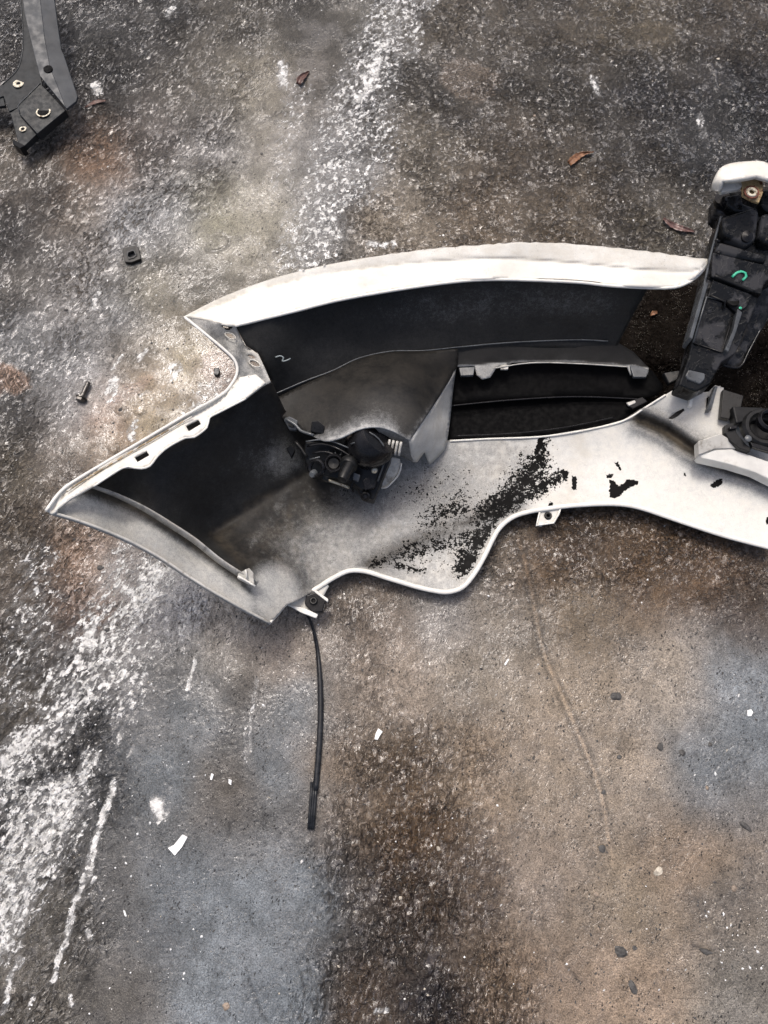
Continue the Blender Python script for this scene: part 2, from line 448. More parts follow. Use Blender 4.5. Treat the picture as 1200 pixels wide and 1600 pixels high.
gxs = axis_coords(-1.02, 1.02, .0023, 12)
ys = [-.36]
while ys[-1] < 1.42: ys.append(ys[-1] + .0019 + .0009 * (ys[-1] + .36) / 1.8)
d = .0028
while ys[-1] < 12: d *= 1.35; ys.append(ys[-1] + d)
lo = [-.36]; d = .002
while lo[-1] > -6: d *= 1.35; lo.append(lo[-1] - d)
gys = np.array(lo[:0:-1] + ys)
GX, GY = np.meshgrid(gxs, gys)
X = GX.ravel(); Y = GY.ravel()
wx = X + .030 * fbm(X * 12, Y * 12, 3, 5, .6); wy = Y + .030 * fbm(X * 12, Y * 12, 9, 5, .6)
safe = Y > -.6
PX, PY = proj(wx, np.maximum(wy, -.6)); RX, RY = proj(X, np.maximum(Y, -.6))

def aniso(x, y, ang, sx, sy, seed, octv=3, gain=.55):
    c, s = math.cos(ang), math.sin(ang)
    return fbm((x * c + y * s) * sx, (-x * s + y * c) * sy, seed, octv, gain)

# colour blend
num = np.zeros((len(X), 3)); den = np.zeros(len(X))
for (ax, ay, r, g, b) in ANCH:
    q = (PX - ax) ** 2 + (PY - ay) ** 2
    w = 1.0 / (q + 2500.0) ** 2
    num += w[:, None] * np.array([[r, g, b]]) / 1e4; den += w
base = num / den[:, None]
mott = fbm(X * 30, Y * 30, 21, 5, .6)
mott2 = fbm(X * 140, Y * 140, 31, 3, .6)

# zone masks (0..1)
def zone(pts, soft, px=PX, py=PY): return sstep(soft, -soft, sdf(px, py, pts))
smoothz = np.clip(zone([(430,60),(350,300),(240,430),(150,600),(60,720),(150,760),(330,640),(420,600),(420,400),(520,200),(560,0),(470,0)], 45)
                 + zone([(170,1040),(430,1000),(500,1000),(560,1100),(520,1180),(440,1650),(120,1650),(190,1250)], 60)
                 + zone([(600,930),(1300,930),(1300,1650),(860,1650),(760,1200),(640,1080),(520,1000)], 60) * .85, 0, 1)
pud = zone([(560,1170),(640,1130),(720,1180),(790,1400),(840,1620),(560,1650),(500,1420)], 70)
rough_tl = np.clip(1 - smoothz, 0, 1)
# height field
A60 = math.radians(58)
h_w = aniso(X + .006 * fbm(X * 60, Y * 60, 42, 2), Y + .006 * fbm(X * 60, Y * 60, 43, 2), A60, 68, 145, 41, 3, .55) * zone([(-200,-200),(640,-200),(420,420),(100,760),(330,900),(200,1650),(-300,1650)], 120, RX, RY)
h_v = aniso(X + .006 * fbm(X * 60, Y * 60, 44, 2), Y, math.radians(84), 72, 140, 51, 3, .55) * zone([(200,930),(620,900),(900,1100),(900,1750),(150,1750)], 120, RX, RY)
h_i = aniso(X, Y, math.radians(20), 90, 130, 61, 3, .6) * zone([(600,-200),(1500,-200),(1500,960),(700,960),(450,400)], 120, RX, RY)
h_g = fbm(X * 120, Y * 120, 71, 3, .6)
h = (h_w + h_v + h_i) * .0026 + h_g * .0010
patch = .55 + .9 * sstep(-.25, .35, fbm(X * 11, Y * 11, 141, 3))
amp = (.16 + .95 * rough_tl) * patch + .7 * pud
h = h * amp
h += .0035 * fbm(X * 5, Y * 5, 81, 2)
wl = -.0006 + .0012 * fbm(X * 9, Y * 9, 91, 2)           # water fills the hollows
local = h - .0035 * fbm(X * 5, Y * 5, 81, 2)
# fine pits in the smooth concrete
pn = fbm(X * 260, Y * 260, 101, 2)
pit = sstep(.42, .62, pn)
local = local - pit * .0012 * (.4 + smoothz)
wet = sstep(.0000, -.0004, local - wl)
local = np.where(local < wl, wl + (local - wl) * .12, local)

# raised scar in the slab, chipped flakes and grooved worn patches
scar = [(808,835),(822,880),(838,960),(850,1020),(878,1085),(902,1140),(925,1195),(942,1250),(950,1300),(960,1360)]
ds = seg_dist(RX, RY, spline(scar, 12))
sc = np.clip(.75 + 1.1 * mott2, .1, 1.3) * np.exp(-(ds / 2.0) ** 2) * sstep(1400, 1250, RY)
local = local + sc * .0005 * (1 + mott)
base = base * (1 + .55 * sc[:, None] * np.array([1.1, .95, .8]))
base = base * (1 - .40 * np.exp(-((ds - 6) / 3.0) ** 2) * sstep(1400, 1250, RY))[:, None]
scar2 = [(858,1030),(880,1062),(905,1110),(918,1150)]
s2 = np.exp(-(seg_dist(RX, RY, spline(scar2, 12)) / 2.2) ** 2)
base = base * (1 + .25 * s2)[:, None]
def grooved(poly, ang, wl_mm, col, seed, k=1.0):
    global base, local
    m = zone(poly, 4, RX + 14 * mott, RY + 14 * mott)
    c_, s_ = math.cos(ang), math.sin(ang)
    t = (X * -s_ + Y * c_) * 1000 / wl_mm + 1.1 * fbm(X * 30, Y * 30, seed, 3)
    g = np.cos(2 * math.pi * t)
    local = local + m * g * .0009 * k
    cc = lin(col)[None] * (1 + .65 * g[:, None]) * (1 + .3 * mott2[:, None])
    base = base * (1 - m[:, None] * .6 * k) + cc * m[:, None] * .6 * k
grooved([(-30,572),(15,568),(42,585),(46,605),(22,615),(5,608),(-30,620)], math.radians(115), 5.0, (118,100,88), 5, 1.5)
grooved([(690,90),(730,88),(784,112),(782,135),(745,158),(715,150),(690,128)], math.radians(-28), 5.0, (100,90,80), 6, .8)
grooved([(330,545),(352,550),(372,585),(366,600),(335,605),(312,580)], math.radians(-25), 4.0, (134,120,114), 7, .8)
grooved([(160,625),(175,612),(200,600),(242,590),(226,606),(196,618),(172,632)], math.radians(20), 7.0, (132,108,98), 8, .5)
def rimmed(cx, cy, rx, ry, ang, dark=.55):
    global base, local
    c_, s_ = math.cos(ang), math.sin(ang)
    u = ((RX - cx) * c_ + (RY - cy) * s_) / rx; v = (-(RX - cx) * s_ + (RY - cy) * c_) / ry
    r = np.sqrt(u * u + v * v) + .18 * mott + .1 * mott2
    rim = np.exp(-((r - 1) / .16) ** 2) * sstep(-.9, .4, v + .5 * u)
    base = base * (1 - dark * rim)[:, None]
    local = local - .0011 * rim + .0006 * sstep(1, .8, r)
for a in [(338,378,20,11,-.3),(226,352,5,5,0),(248,372,6,4,.3),(300,358,12,3,-.4),(248,438,9,3,-.5),(130,1130,30,14,-.6),(175,700,8,8,0),(186,640,8,7,0),(60,470,6,4,0),(560,505,9,6,.4),
          (108,352,8,4,.2),(216,640,9,9,0),(620,1220,12,8,.5),(700,1310,14,9,.2),(560,1300,9,12,.1),(505,1240,8,6,0),(240,300,26,9,-.4),(255,295,9,4,-.7),(455,1050,0.1,.1,0)]:
    rimmed(*a)
# pale drip ring
u = np.hypot(RX - 452, RY - 1050); rg = np.exp(-((u - 8) / 2.0) ** 2)
base = base * (1 + .5 * rg[:, None])
# mud streaks / cracks
def dark_line(pts, w, k):
    global base, local
    e = np.exp(-(seg_dist(RX + 6 * mott2, RY + 6 * mott2, pts) / w) ** 2)
    base = base * (1 - k * e)[:, None]; local = local - .001 * e
for pts in ([(190,305),(205,292),(228,292),(243,283),(252,278)], [(150,1500),(120,1560)], [(387,1530),(400,1565),(415,1600)], [(360,1290),(357,1310)], [(388,1420),(392,1445)],
            [(470,1520),(476,1560)], [(400,190),(430,176),(448,172)], [(115,330),(122,300)], [(880,1500),(905,1535)], [(1085,1478),(1112,1490)]):
    dark_line(pts, 2.6, .55)

# white paint scraped over the slab
strokes = [  # polyline, width, amount
([(640,-40),(600,60),(575,120),(545,190),(520,250),(500,330),(480,400)], 40, .35),
([(600,70),(580,125),(560,150)], 12, .56), ([(690,-20),(640,20),(600,60)], 12, .35),
([(520,300),(480,340),(460,400)], 36, .30), ([(590,130),(600,220),(560,300)], 30, .27), ([(470,130),(450,200),(440,280)], 30, .22), ([(545,290),(520,330),(500,380)], 16, .40), ([(480,330),(470,400)], 18, .34), ([(575,375),(600,380),(612,378)], 6, .5),
([(440,100),(440,125)], 9, .60), ([(270,10),(262,24)], 5, .55), ([(148,128),(152,140)], 7, .75), ([(262,250),(300,200)], 4, .12),
([(155,455),(145,475)], 5, .62), ([(215,560),(228,545)], 4, .5), ([(180,590),(165,610)], 5, .62), ([(170,630),(180,600)], 6, .4), ([(175,575),(190,555)], 4, .55),
([(205,680),(210,660)], 8, .5), ([(265,570),(280,572),(268,590)], 8, .42),([(215,620),(230,612)],4,.3),
([(300,640),(340,600)], 18, .30), ([(240,690),(330,630)], 12, .30),
([(245,900),(200,960),(150,1050),(90,1120),(40,1180),(0,1230)], 30, .43),
([(240,890),(232,915),(215,950)], 22, .55), ([(190,870),(170,930)], 20, .34), ([(140,960),(100,1040),(60,1090)], 20, .30),
([(142,990),(136,1010)], 10, .8), ([(120,1030),(122,1040)], 7, .8), ([(200,1000),(195,1030),(180,1060)], 20, .42),
([(40,1150),(0,1200)], 18, .55), ([(210,1010),(205,1060),(190,1110)], 26, .33), ([(60,880),(40,1000),(20,1080)], 40, .24), ([(250,960),(235,1020)], 22, .28), ([(180,930),(150,1000)], 26, .33), ([(30,1100),(70,1000),(90,930)], 20, .20),
([(105,1240),(65,1320),(20,1400),(-20,1450)], 34, .56), ([(50,1260),(10,1340),(-20,1400)], 34, .50), ([(45,1400),(0,1490)], 16, .50), ([(140,1190),(120,1240)], 14, .48),
([(176,1222),(166,1265),(150,1310),(135,1360),(118,1410),(103,1460),(90,1500),(80,1530)], 5.0, .72),
([(160,1270),(140,1330),(124,1375)], 4.0, .6), ([(150,1180),(140,1200),(132,1216)], 7, .55), ([(170,1345),(160,1350)], 5, .2),
([(302,1030),(296,1055),(291,1075)], 4.0, .78), ([(287,960),(282,1000)], 5, .45), ([(205,1165),(198,1182)], 4, .5), ([(190,1140),(182,1165)], 4, .45),
([(242,1255),(250,1272)], 10, .72), ([(138,1460),(140,1470)], 5, .7), ([(145,1370),(142,1378)], 4, .7), ([(30,1500),(15,1530),(0,1580)], 6, .55), ([(110,1560),(112,1575)], 3.5, .6),([(45,1570),(50,1560)],4,.5),
([(660,270),(672,280),(668,292)], 3, .1),([(930,125),(938,145)], 8, .38),([(1095,180),(1100,210)], 8, .30),
([(335,1100),(340,1140)], 3, .2),([(585,1580),(602,1576)],5,.42),([(640,80),(650,40)],14,.3),([(600,190),(590,240)],16,.25),([(400,1060),(392,1120),(386,1180)],4,.36),([(380,1130),(383,1190)],3,.4),
([(60,170),(90,110)],5,-.2)]
Wm = np.zeros(len(X))
wq = 14 * fbm(X * 14, Y * 14, 3, 3)
sx_, sy_ = RX + 5 * mott + wq * .35, RY + 7 * mott + wq * .6
for pts, w, a in strokes:
    Wm = np.maximum(Wm, a * np.exp(-(seg_dist(sx_, sy_, pts) / (w * (1.4 if w > 9 else 1.05))) ** 2))
wn_ = aniso(X + .004 * fbm(X * 90, Y * 90, 45, 2), Y, A60, 70, 140, 111, 4, .7)
white = np.clip(Wm * 1.08 + wn_ * .75 * sstep(.03, .3, Wm), 0, 1.2)
white = white * sstep(.06, .2, Wm)
# sparse small white specks everywhere
sp = fbm(X * 210, Y * 210, 121, 2)
white = np.maximum(white, .9 * sstep(.66, .74, sp))

# random mottling over the blended ground colour
bl = base.mean(1)
k = 1 + .42 * mott + .26 * mott2 + .38 * fbm(X * 9, Y * 9, 151, 4, .6)
base = np.clip(base, .003, 1)
base = base * k[:, None]
base = base * (1 + .35 * fbm(X * 70, Y * 70, 131, 3, .6))[:, None]
# darker between the wrinkles
hollow_tone = sstep(.05, -.35, (h_w + h_v + h_i) + .5 * h_g) * rough_tl
base = base * (1 - .30 * hollow_tone)[:, None]
base = np.clip(base, .006, .6)
und = .0035 * fbm(X * 5, Y * 5, 81, 2)
Zg = local + und - .004
fade = sstep(2.5, 1.6, np.maximum(np.abs(X), np.abs(Y - .5)))
Zg = Zg * fade - .004 * (1 - fade)
ny, nx = GX.shape
idx = np.arange(nx * ny).reshape(ny, nx)
F = np.stack([idx[:-1, :-1].ravel(), idx[:-1, 1:].ravel(), idx[1:, 1:].ravel(), idx[1:, :-1].ravel()], -1)
gme = mesh_np('ground', np.stack([X, Y, Zg], -1), F, True)
fl60 = zone([(-200,-200),(640,-200),(420,420),(100,760),(330,900),(240,1100),(200,1650),(-300,1650)], 90, RX, RY)
fl84 = zone([(240,930),(620,900),(900,1100),(900,1750),(200,1750)], 90, RX, RY)
gap_shade = zone([(1010,440),(1110,430),(1230,420),(1230,650),(1120,650),(1000,640),(950,600),(950,540)], 14, RX, RY)  # shade in the gap by the support, painted as near-black ground
base = base * (1 - gap_shade[:, None]) + np.array([[.009, .0075, .0065]]) * (1 + .5 * mott2[:, None] + .4 * mott[:, None]) * gap_shade[:, None]
set_col(gme, 'stain', np.clip(base, .003, .6))  # stains plus painted reflection tones and the gap shade
set_col(gme, 'gap_shade_mask', np.stack([gap_shade] * 3, -1))  # marks the painted gap shade, where gloss is removed too
set_col(gme, 'flow', np.stack([fl60, fl84, patch / 1.45], -1))
set_col(gme, 'cover', np.stack([np.clip(white, 0, 1), wet, np.clip(smoothz, 0, 1)], -1))

def ground_material():
    t = NT('wet_concrete_with_shade')
    st = t.attr('stain').outputs['Color']; cv = t.attr('cover'); sep = t.n('ShaderNodeSeparateColor'); t.l(cv.outputs['Color'], sep.inputs[0])  # st: stains plus painted reflection tones and gap shade
    W, Wet, Sm = sep.outputs[0], sep.outputs[1], sep.outputs[2]
    fw = t.attr('flow'); sf = t.n('ShaderNodeSeparateColor'); t.l(fw.outputs['Color'], sf.inputs[0])
    F60, F84, Pud = sf.outputs[0], sf.outputs[1], sf.outputs[2]
    n1 = t.noise(520, 4, .65); n2 = t.noise(1300, 3, .6); n3 = t.noise(120, 5, .6)
    aiso = t.noise(140, 3, .55, None, .8)
    def turned(ang, sx, sy):
        m = t.n('ShaderNodeVectorRotate'); m.rotation_type = 'Z_AXIS'; m.inputs['Angle'].default_value = -ang
        t.l(t.tc.outputs['Object'], m.inputs['Vector'])
        k = t.n('ShaderNodeVectorMath', operation='MULTIPLY'); t.l(m.outputs[0], k.inputs[0]); k.inputs[1].default_value = (sx, sy, 130); return k.outputs[0]
    a60 = t.noise(1.0, 3, .5, turned(math.radians(58), 88, 165), 1.1)
    a84 = t.noise(1.0, 3, .5, turned(math.radians(82), 95, 165), 1.1)
    def lerp(f, a, b):
        m = t.n('ShaderNodeMix'); m.data_type = 'FLOAT'; t.put(m.inputs[0], f); t.put(m.inputs[2], a); t.put(m.inputs[3], b); return m.outputs[0]
    wr = lerp(F84, lerp(F60, aiso, a60), a84)
    plate = t.ss(wr, .40, .58)
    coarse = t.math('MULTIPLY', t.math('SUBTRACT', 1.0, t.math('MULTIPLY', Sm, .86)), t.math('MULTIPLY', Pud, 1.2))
    v = t.math('ADD', t.math('MULTIPLY', n1, .9), t.math('MULTIPLY', n2, .5))
    c = t.mix(1.0, st, t.mix(t.ss(v, .42, .98), (.36, .35, .34), (1.9, 1.88, 1.83)), 'MULTIPLY')
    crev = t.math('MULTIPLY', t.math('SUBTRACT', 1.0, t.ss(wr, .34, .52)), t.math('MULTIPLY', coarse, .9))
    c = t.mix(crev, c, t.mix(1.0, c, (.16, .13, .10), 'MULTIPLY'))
    pits = t.math('MULTIPLY', t.ss(t.voro(360), .26, .14), t.ss(t.noise(75, 3), .50, .60))
    c = t.mix(t.math('MULTIPLY', pits, .85), c, (.012, .011, .010))
    # larger chipped pits, stretched and bent by a warp
    wp = t.n('ShaderNodeTexNoise'); wp.inputs['Scale'].default_value = 160; wp.inputs['Detail'].default_value = 2; t.l(t.tc.outputs['Object'], wp.inputs['Vector'])
    wv = t.n('ShaderNodeVectorMath', operation='MULTIPLY_ADD'); t.l(wp.outputs['Color'], wv.inputs[0]); wv.inputs[1].default_value = (.006, .006, 0); t.l(turned(math.radians(62), 1.0, 1.9), wv.inputs[2])
    flat_v = t.n('ShaderNodeVectorMath', operation='MULTIPLY'); t.l(wv.outputs[0], flat_v.inputs[0]); flat_v.inputs[1].default_value = (1, 1, 0)
    big = t.ss(t.voro(125, 'F1', flat_v.outputs[0]), .235, .175)
    bigm = t.math('MULTIPLY', big, t.ss(t.noise(48, 3, .6), .50, .60))
    c = t.mix(t.math('MULTIPLY', bigm, .9), c, (.009, .008, .0075))
    pits = t.math('MAXIMUM', pits, bigm)
    grains = t.math('MULTIPLY', t.ss(t.voro(460), .17, .10), t.ss(t.noise(50, 2), .47, .58))
    c = t.mix(t.math('MULTIPLY', grains, .8), c, (.50, .46, .40))
    wl = t.math('ADD', t.math('MULTIPLY', n1, .35), t.math('ADD', t.math('MULTIPLY', n3, .25), t.math('MULTIPLY', wr, .5)))
    wf = t.ss(t.math('ADD', W, t.math('MULTIPLY', t.math('SUBTRACT', wl, .5), 3.2)), .52, .70)
    wf = t.math('MULTIPLY', wf, t.ss(W, .02, .2))
    film = t.math('MULTIPLY', t.ss(W, .04, .6), .42)
    c = t.mix(film, c, (.36, .36, .355))
    c = t.mix(wf, c, t.mix(t.ss(n3, .35, .65), (.34, .34, .325), (.70, .70, .68)))
    r = t.ss(n3, .3, .7, .14, .30)
    r = t.math('ADD', t.math('MULTIPLY', r, t.math('SUBTRACT', 1.0, t.math('MULTIPLY', Wet, .7))), t.math('MULTIPLY', wf, .2))
    h = t.math('MULTIPLY', t.math('ADD', n1, t.math('MULTIPLY', n2, .5)), t.math('SUBTRACT', .75, t.math('MULTIPLY', Wet, .6)))
    h = t.math('ADD', h, t.math('MULTIPLY', t.math('MULTIPLY', plate, coarse), 1.6))
    h = t.math('ADD', h, t.math('ADD', t.math('MULTIPLY', pits, -.8), t.math('MULTIPLY', wf, .4)))
    film_h = t.math('ADD', t.math('MULTIPLY', t.ss(wr, .30, .66), t.math('ADD', coarse, .06)), t.math('ADD', t.math('MULTIPLY', t.math('MULTIPLY', n1, .20), lerp(Sm, 1.0, .6)), t.math('MULTIPLY', pits, -.4)))
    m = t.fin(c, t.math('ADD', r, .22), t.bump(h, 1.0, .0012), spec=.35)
    cwp = t.ss(t.math('ADD', t.noise(19, 5, .62), t.math('MULTIPLY', Wet, .15)), .40, .60, .10, 1.0)
    blobs = t.ss(wr, .47, .56, .04, 1.0)
    cw = t.math('MULTIPLY', cwp, lerp(Sm, blobs, .62))
    gap_shade_mask = t.math('SUBTRACT', 1.0, t.attr('gap_shade_mask').outputs['Fac'])  # no gloss inside the painted gap shade
    t.put(t.b.inputs['Coat Weight'], t.math('MULTIPLY', cw, gap_shade_mask)); t.put(t.b.inputs['Specular IOR Level'], t.math('MULTIPLY', gap_shade_mask, .35)); t.put(t.b.inputs['Coat IOR'], 1.62)
    t.put(t.b.inputs['Coat Roughness'], t.ss(n3, .3, .7, .04, .10))
    t.l(t.bump(film_h, 1.0, .0019), t.b.inputs['Coat Normal'])
    return m
ground = link('ground', gme, ground_material())
tag(ground, 'wet stained concrete yard with scraped white paint and brown water', None, None, 'structure')

# ------------------------------------------------------------------ bumper
bumper = empty('car_bumper', P(640, 760, 0))
tag(bumper, 'white car bumper cover lying face down on wet concrete with its black inside showing', 'car bumper')

def const(r, g=0., b=0.):
    return lambda x, y: np.stack([np.full(x.shape, r), np.full(x.shape, g), np.full(x.shape, b)], -1)

# upper lip
OUT = [(288,494,.215),(350,463,.208),(430,434,.200),(520,412,.195),(620,396,.190),(720,385,.186),(820,379,.182),(900,382,.178),(1000,391,.174),(1070,401,.170),(1108,404,.168)]
INN = [(288,495,.214),(320,499,.212),(367,508,.205),(450,488,.195),(530,468,.190),(620,452,.186),(690,442,.182),(740,437,.180),(800,436,.178),(900,440,.174),(960,446,.171),(1040,449,.168),(1070,443,.168),(1092,428,.168),(1110,406,.168)]
CRE = [(300,490),(350,472),(383,458),(450,440),(560,420),(680,407),(790,403),(900,410),(992,419),(1083,422),(1102,411)]
so = spline(OUT, 8); si = spline(INN, 8)
ragged = [(x, y + (random.uniform(-1.1, 1.1) if x > 600 else 0)) for x, y, z in so]
ctrl = OUT[::2] + INN[::2] + [(x, y, .0 + .206 - .03 * (x - 300) / 800) for x, y in CRE[::2]]
cre = spline(CRE, 10)
def lip_extra(x, y):
    d = seg_dist(x, y, cre)
    return -.0012 * np.exp(-(d / 2.6) ** 2)
def lip_paint(x, y):
    d = seg_dist(x, y, cre); n = fbm(x / 40, y / 9, 5, 4)
    up = sstep(0, 6, np.interp(x, [p[0] for p in cre], [p[1] for p in cre]) - y)
    g = .12 + .45 * np.exp(-(d / 2.4) ** 2) + .25 * np.clip(n, 0, 1) + up * .22
    r = 1.0 - .10 * up - .35 * np.exp(-(d / 1.6) ** 2) * sstep(560, 720, x)
    return np.stack([r, np.clip(g, 0, 1), 0 * x], -1)
sheet('upper_lip', ragged + [(x, y) for x, y, z in si[::-1]][1:], ctrl, M_SHELL, bumper, step=4, thick=.004, extra=lip_extra, paint=lip_paint)
tube('lip_edge', [(x, y + 1, z + .0005) for x, y, z in INN[2:]], .0022, M_WHITE, bumper, step=8)

# upper black wall with soft bow
LIN = [(410,624,.112),(440,611,.112),(480,594,.110),(520,579,.108),(560,560,.105),(610,549,.100),(660,548,.095),(720,542,.088),(800,535,.082),(900,531,.078),(960,534,.076)]
wall_out = [(367,507),(450,487),(530,467),(620,451),(690,441),(740,436),(800,435),(900,439),(960,445),(1014,448),(990,490),(962,545),(935,552),(900,545),(800,548),(720,556),(640,565),(560,575),(500,600),(440,628),(408,640),(404,610),(424,597),(404,553),(384,540)]
ctrl = [(x, y, z - .004) for x, y, z in INN[2:13:2]] + LIN + [(480,540,.142),(600,500,.138),(700,490,.132),(800,485,.128),(900,490,.122),(960,490,.118),(420,560,.165),(640,565,.09),(900,545,.070)]
def wall_paint(x, y):
    yl = np.interp(x, [q[0] for q in LIN], [q[1] for q in LIN]); yt = np.interp(x, [q[0] for q in INN], [q[1] for q in INN])
    f = (y - yt) / (yl - yt + 1e-6)
    b = .12 * np.exp(-((f - .35) / .28) ** 2) * sstep(520, 700, x) * sstep(1000, 930, x) + .13  # soft sheen on the black wall, painted into the coat
    b = b + .03 * fbm(x / 60, y / 30, 8, 4)
    return np.stack([np.clip(b, 0, 1), 0 * x, 0 * x], -1)
sheet('upper_wall', wall_out, ctrl, M_SHELL, bumper, step=7, paint=wall_paint)
tube('moulded_seam', [(x, y, z + .002) for x, y, z in LIN[:-1]] + [(950,533,.079)], .0011, M_GREYPLASTIC, bumper, n=6)  # grey colour stands in for the highlight along this ridge

# band between seam and grille opening
band = [(640,546),(720,541),(800,534),(900,530),(962,533),(990,550),(1014,575),(1012,585),(985,586),(980,572),(900,566),(830,565),(800,567),(790,573),(776,574),(766,590),(754,593),(745,586),(742,572),(713,573),(700,585),(660,600)]
ctrl = [(x, y, z - .003) for x, y, z in LIN[6:]] + [(713,574,.074),(760,575,.070),(830,566,.066),(900,567,.063),(980,572,.060),(1013,577,.058),(990,552,.066),(770,590,.062),(1000,586,.055)]
def band_paint(x, y):
    ye = np.interp(x, [700,742,800,900,980,1015], [574,572,567,566,572,577])
    e = sstep(-3.5, -1, y - ye)
    return np.stack([np.clip(.05 + .70 * e * sstep(690, 720, x) + .20*sstep(20,0,ye-y)*fbm(x/30,y/20,3,3), 0, 1), .3 * e, 0 * x], -1)
sheet('grille_surround', band, ctrl, M_SHELL, bumper, step=4, paint=band_paint)
tube('opening_edge', [(773,575,.071),(830,567,.068),(900,568,.065),(980,573,.062)], .0010, M_DIRTYWHITE, bumper, n=6)
prism('clip_tab', [(717,574,.073),(742,573,.073),(740,586,.073),(720,587,.073)], .006, M_GREYPLASTIC, bumper)
prism('clip_tab', [(782,570,.069),(795,570,.069),(794,577,.069),(782,577,.069)], .004, M_DIRTYWHITE, bumper)
prism('clip_tab', [(984,570,.062),(1000,572,.062),(1014,577,.062),(1010,589,.062),(990,589,.062)], .006, M_GREYPLASTIC, bumper)

# two grille slats
SL1 = [(706,566),(760,560),(900,555),(985,560),(1020,580),(1037,604),(1030,616),(1010,622),(900,619),(800,624),(704,632)]
SL2 = [(703,622),(800,614),(900,610),(1010,612),(1000,645),(970,659),(930,670),(850,683),(760,687),(700,690)]
def bow(x, y): return 0 * x
s1 = sheet('grille_slat', SL1, [(704,578,.048),(704,632,.040),(870,568,.044),(870,620,.036),(1037,604,.040),(1010,622,.036),(985,573,.042)], M_GRILLE, bumper, step=10, thick=.004)
s2 = sheet('grille_slat', SL2, [(703,626,.024),(700,690,.024),(870,614,.022),(870,680,.024),(1012,614,.024),(1000,645,.028)], M_GRILLE, bumper, step=10, thick=.004)
tube('slat_edge', [(705,634,.043),(800,625,.040),(900,620,.038),(1008,624,.037)], .0013, M_BLACKGLOSS, s1, n=6)
tube('slat_edge', [(712,681,.031),(800,677,.030),(880,668,.030),(960,652,.032)], .0010, M_BLACKGLOSS, s2, n=6)
prism('broken_clip', [(978,628,.046),(1004,620,.046),(1012,627,.046),(990,638,.046),(980,634,.046)], .006, M_BLACKGLOSS, bumper)
prism('broken_clip', [(979,629,.048),(992,625,.048),(994,629,.048),(983,634,.048)], .003, M_DIRTYWHITE, bumper)

# fog lamp pocket: rounded hood and pale side cheek
hood = spline([(408,636),(430,622),(480,598),(520,580),(560,560),(610,550),(660,548),(716,545)], 6) + [(715,573)] + spline([(713,575),(700,598),(680,630),(660,660),(641,688)], 6)[1:] + spline([(641,688),(610,672),(585,667),(560,671),(532,684),(508,689),(484,679),(462,664),(445,655),(425,645)], 5)[1:-1]
ctrl = [(408,636,.112),(480,598,.112),(520,580,.110),(560,560,.107),(610,550,.103),(660,549,.098),(716,545,.090),(713,573,.078),(700,598,.092),(680,630,.110),(641,688,.145),
        (610,672,.152),(585,667,.158),(560,671,.158),(532,684,.148),(508,689,.138),(484,679,.124),(445,655,.110),(520,620,.128),(580,610,.142),(640,610,.136),(470,640,.116),(560,640,.148),(610,640,.150),(660,640,.136),(500,655,.128)]
def hood_paint(x, y):
    e = seg_dist(x, y, [(478,678),(508,688),(532,684),(560,671),(585,667),(610,672),(641,688)])
    g = .40 * np.exp(-(e / 17) ** 2) * sstep(480, 530, x) * sstep(640, 600, x) + .13 * np.exp(-(e / 50) ** 2)  # grey sheen towards the lit lip, painted into the hood colour
    g += .07 * np.exp(-(np.hypot((x - 590) / 1.2, y - 635) / 26) ** 2)
    rr = seg_dist(x, y, [(641,688),(700,598),(713,573)])
    g += .22 * np.exp(-(rr / 7) ** 2) * sstep(585, 650, y)
    lip = np.exp(-(e / 3) ** 2) * .3
    n = fbm(x / 14, y / 14, 15, 4)
    return np.stack([np.clip(.035 + (g + lip) * (1 + .35 * n), 0, 1), .05 * np.ones_like(x), 0 * x], -1)
hd = sheet('fog_lamp_hood', hood, ctrl, M_SHELL, bumper, step=5, thick=.003, paint=hood_paint)
cheek = spline([(713,574),(708,610),(704,650),(698,692),(690,708),(672,726)], 6) + [(668,716),(664,706),(652,722),(645,722),(641,689)] + spline([(641,688),(660,660),(680,630),(700,598),(713,574)], 6)[1:-1]
ctrl = [(713,574,.077),(700,598,.091),(680,630,.109),(641,688,.144),(708,610,.060),(704,650,.045),(698,692,.036),(672,726,.036),(645,722,.090),(668,700,.085),(690,640,.08)]
def cheek_paint(x, y):
    n = fbm(x / 25, y / 25, 25, 4); b = sstep(585, 660, y)
    return np.stack([.74 + .14 * b + .16 * n, .35 + .3 * np.clip(n, 0, 1), 0 * x], -1)
sheet('pocket_cheek', cheek, ctrl, M_SHELL, bumper, step=4, paint=cheek_paint)
front = [(641,688),(645,722),(632,716),(606,700),(603,688),(585,668),(612,672)]
sheet('pocket_front', front, [(641,688,.143),(645,722,.092),(632,716,.092),(606,700,.11),(603,688,.125),(585,668,.155),(612,672,.15)], M_SHELL, bumper, step=4, paint=const(.50, .15))
for i in range(4):
    x0 = 609 + i * 6
    tube('rib', [(x0, 687 + i * 1.2, .140), (x0 - 4, 709 + i * .8, .125)], .0019, M_DIRTYWHITE, hd, n=6)

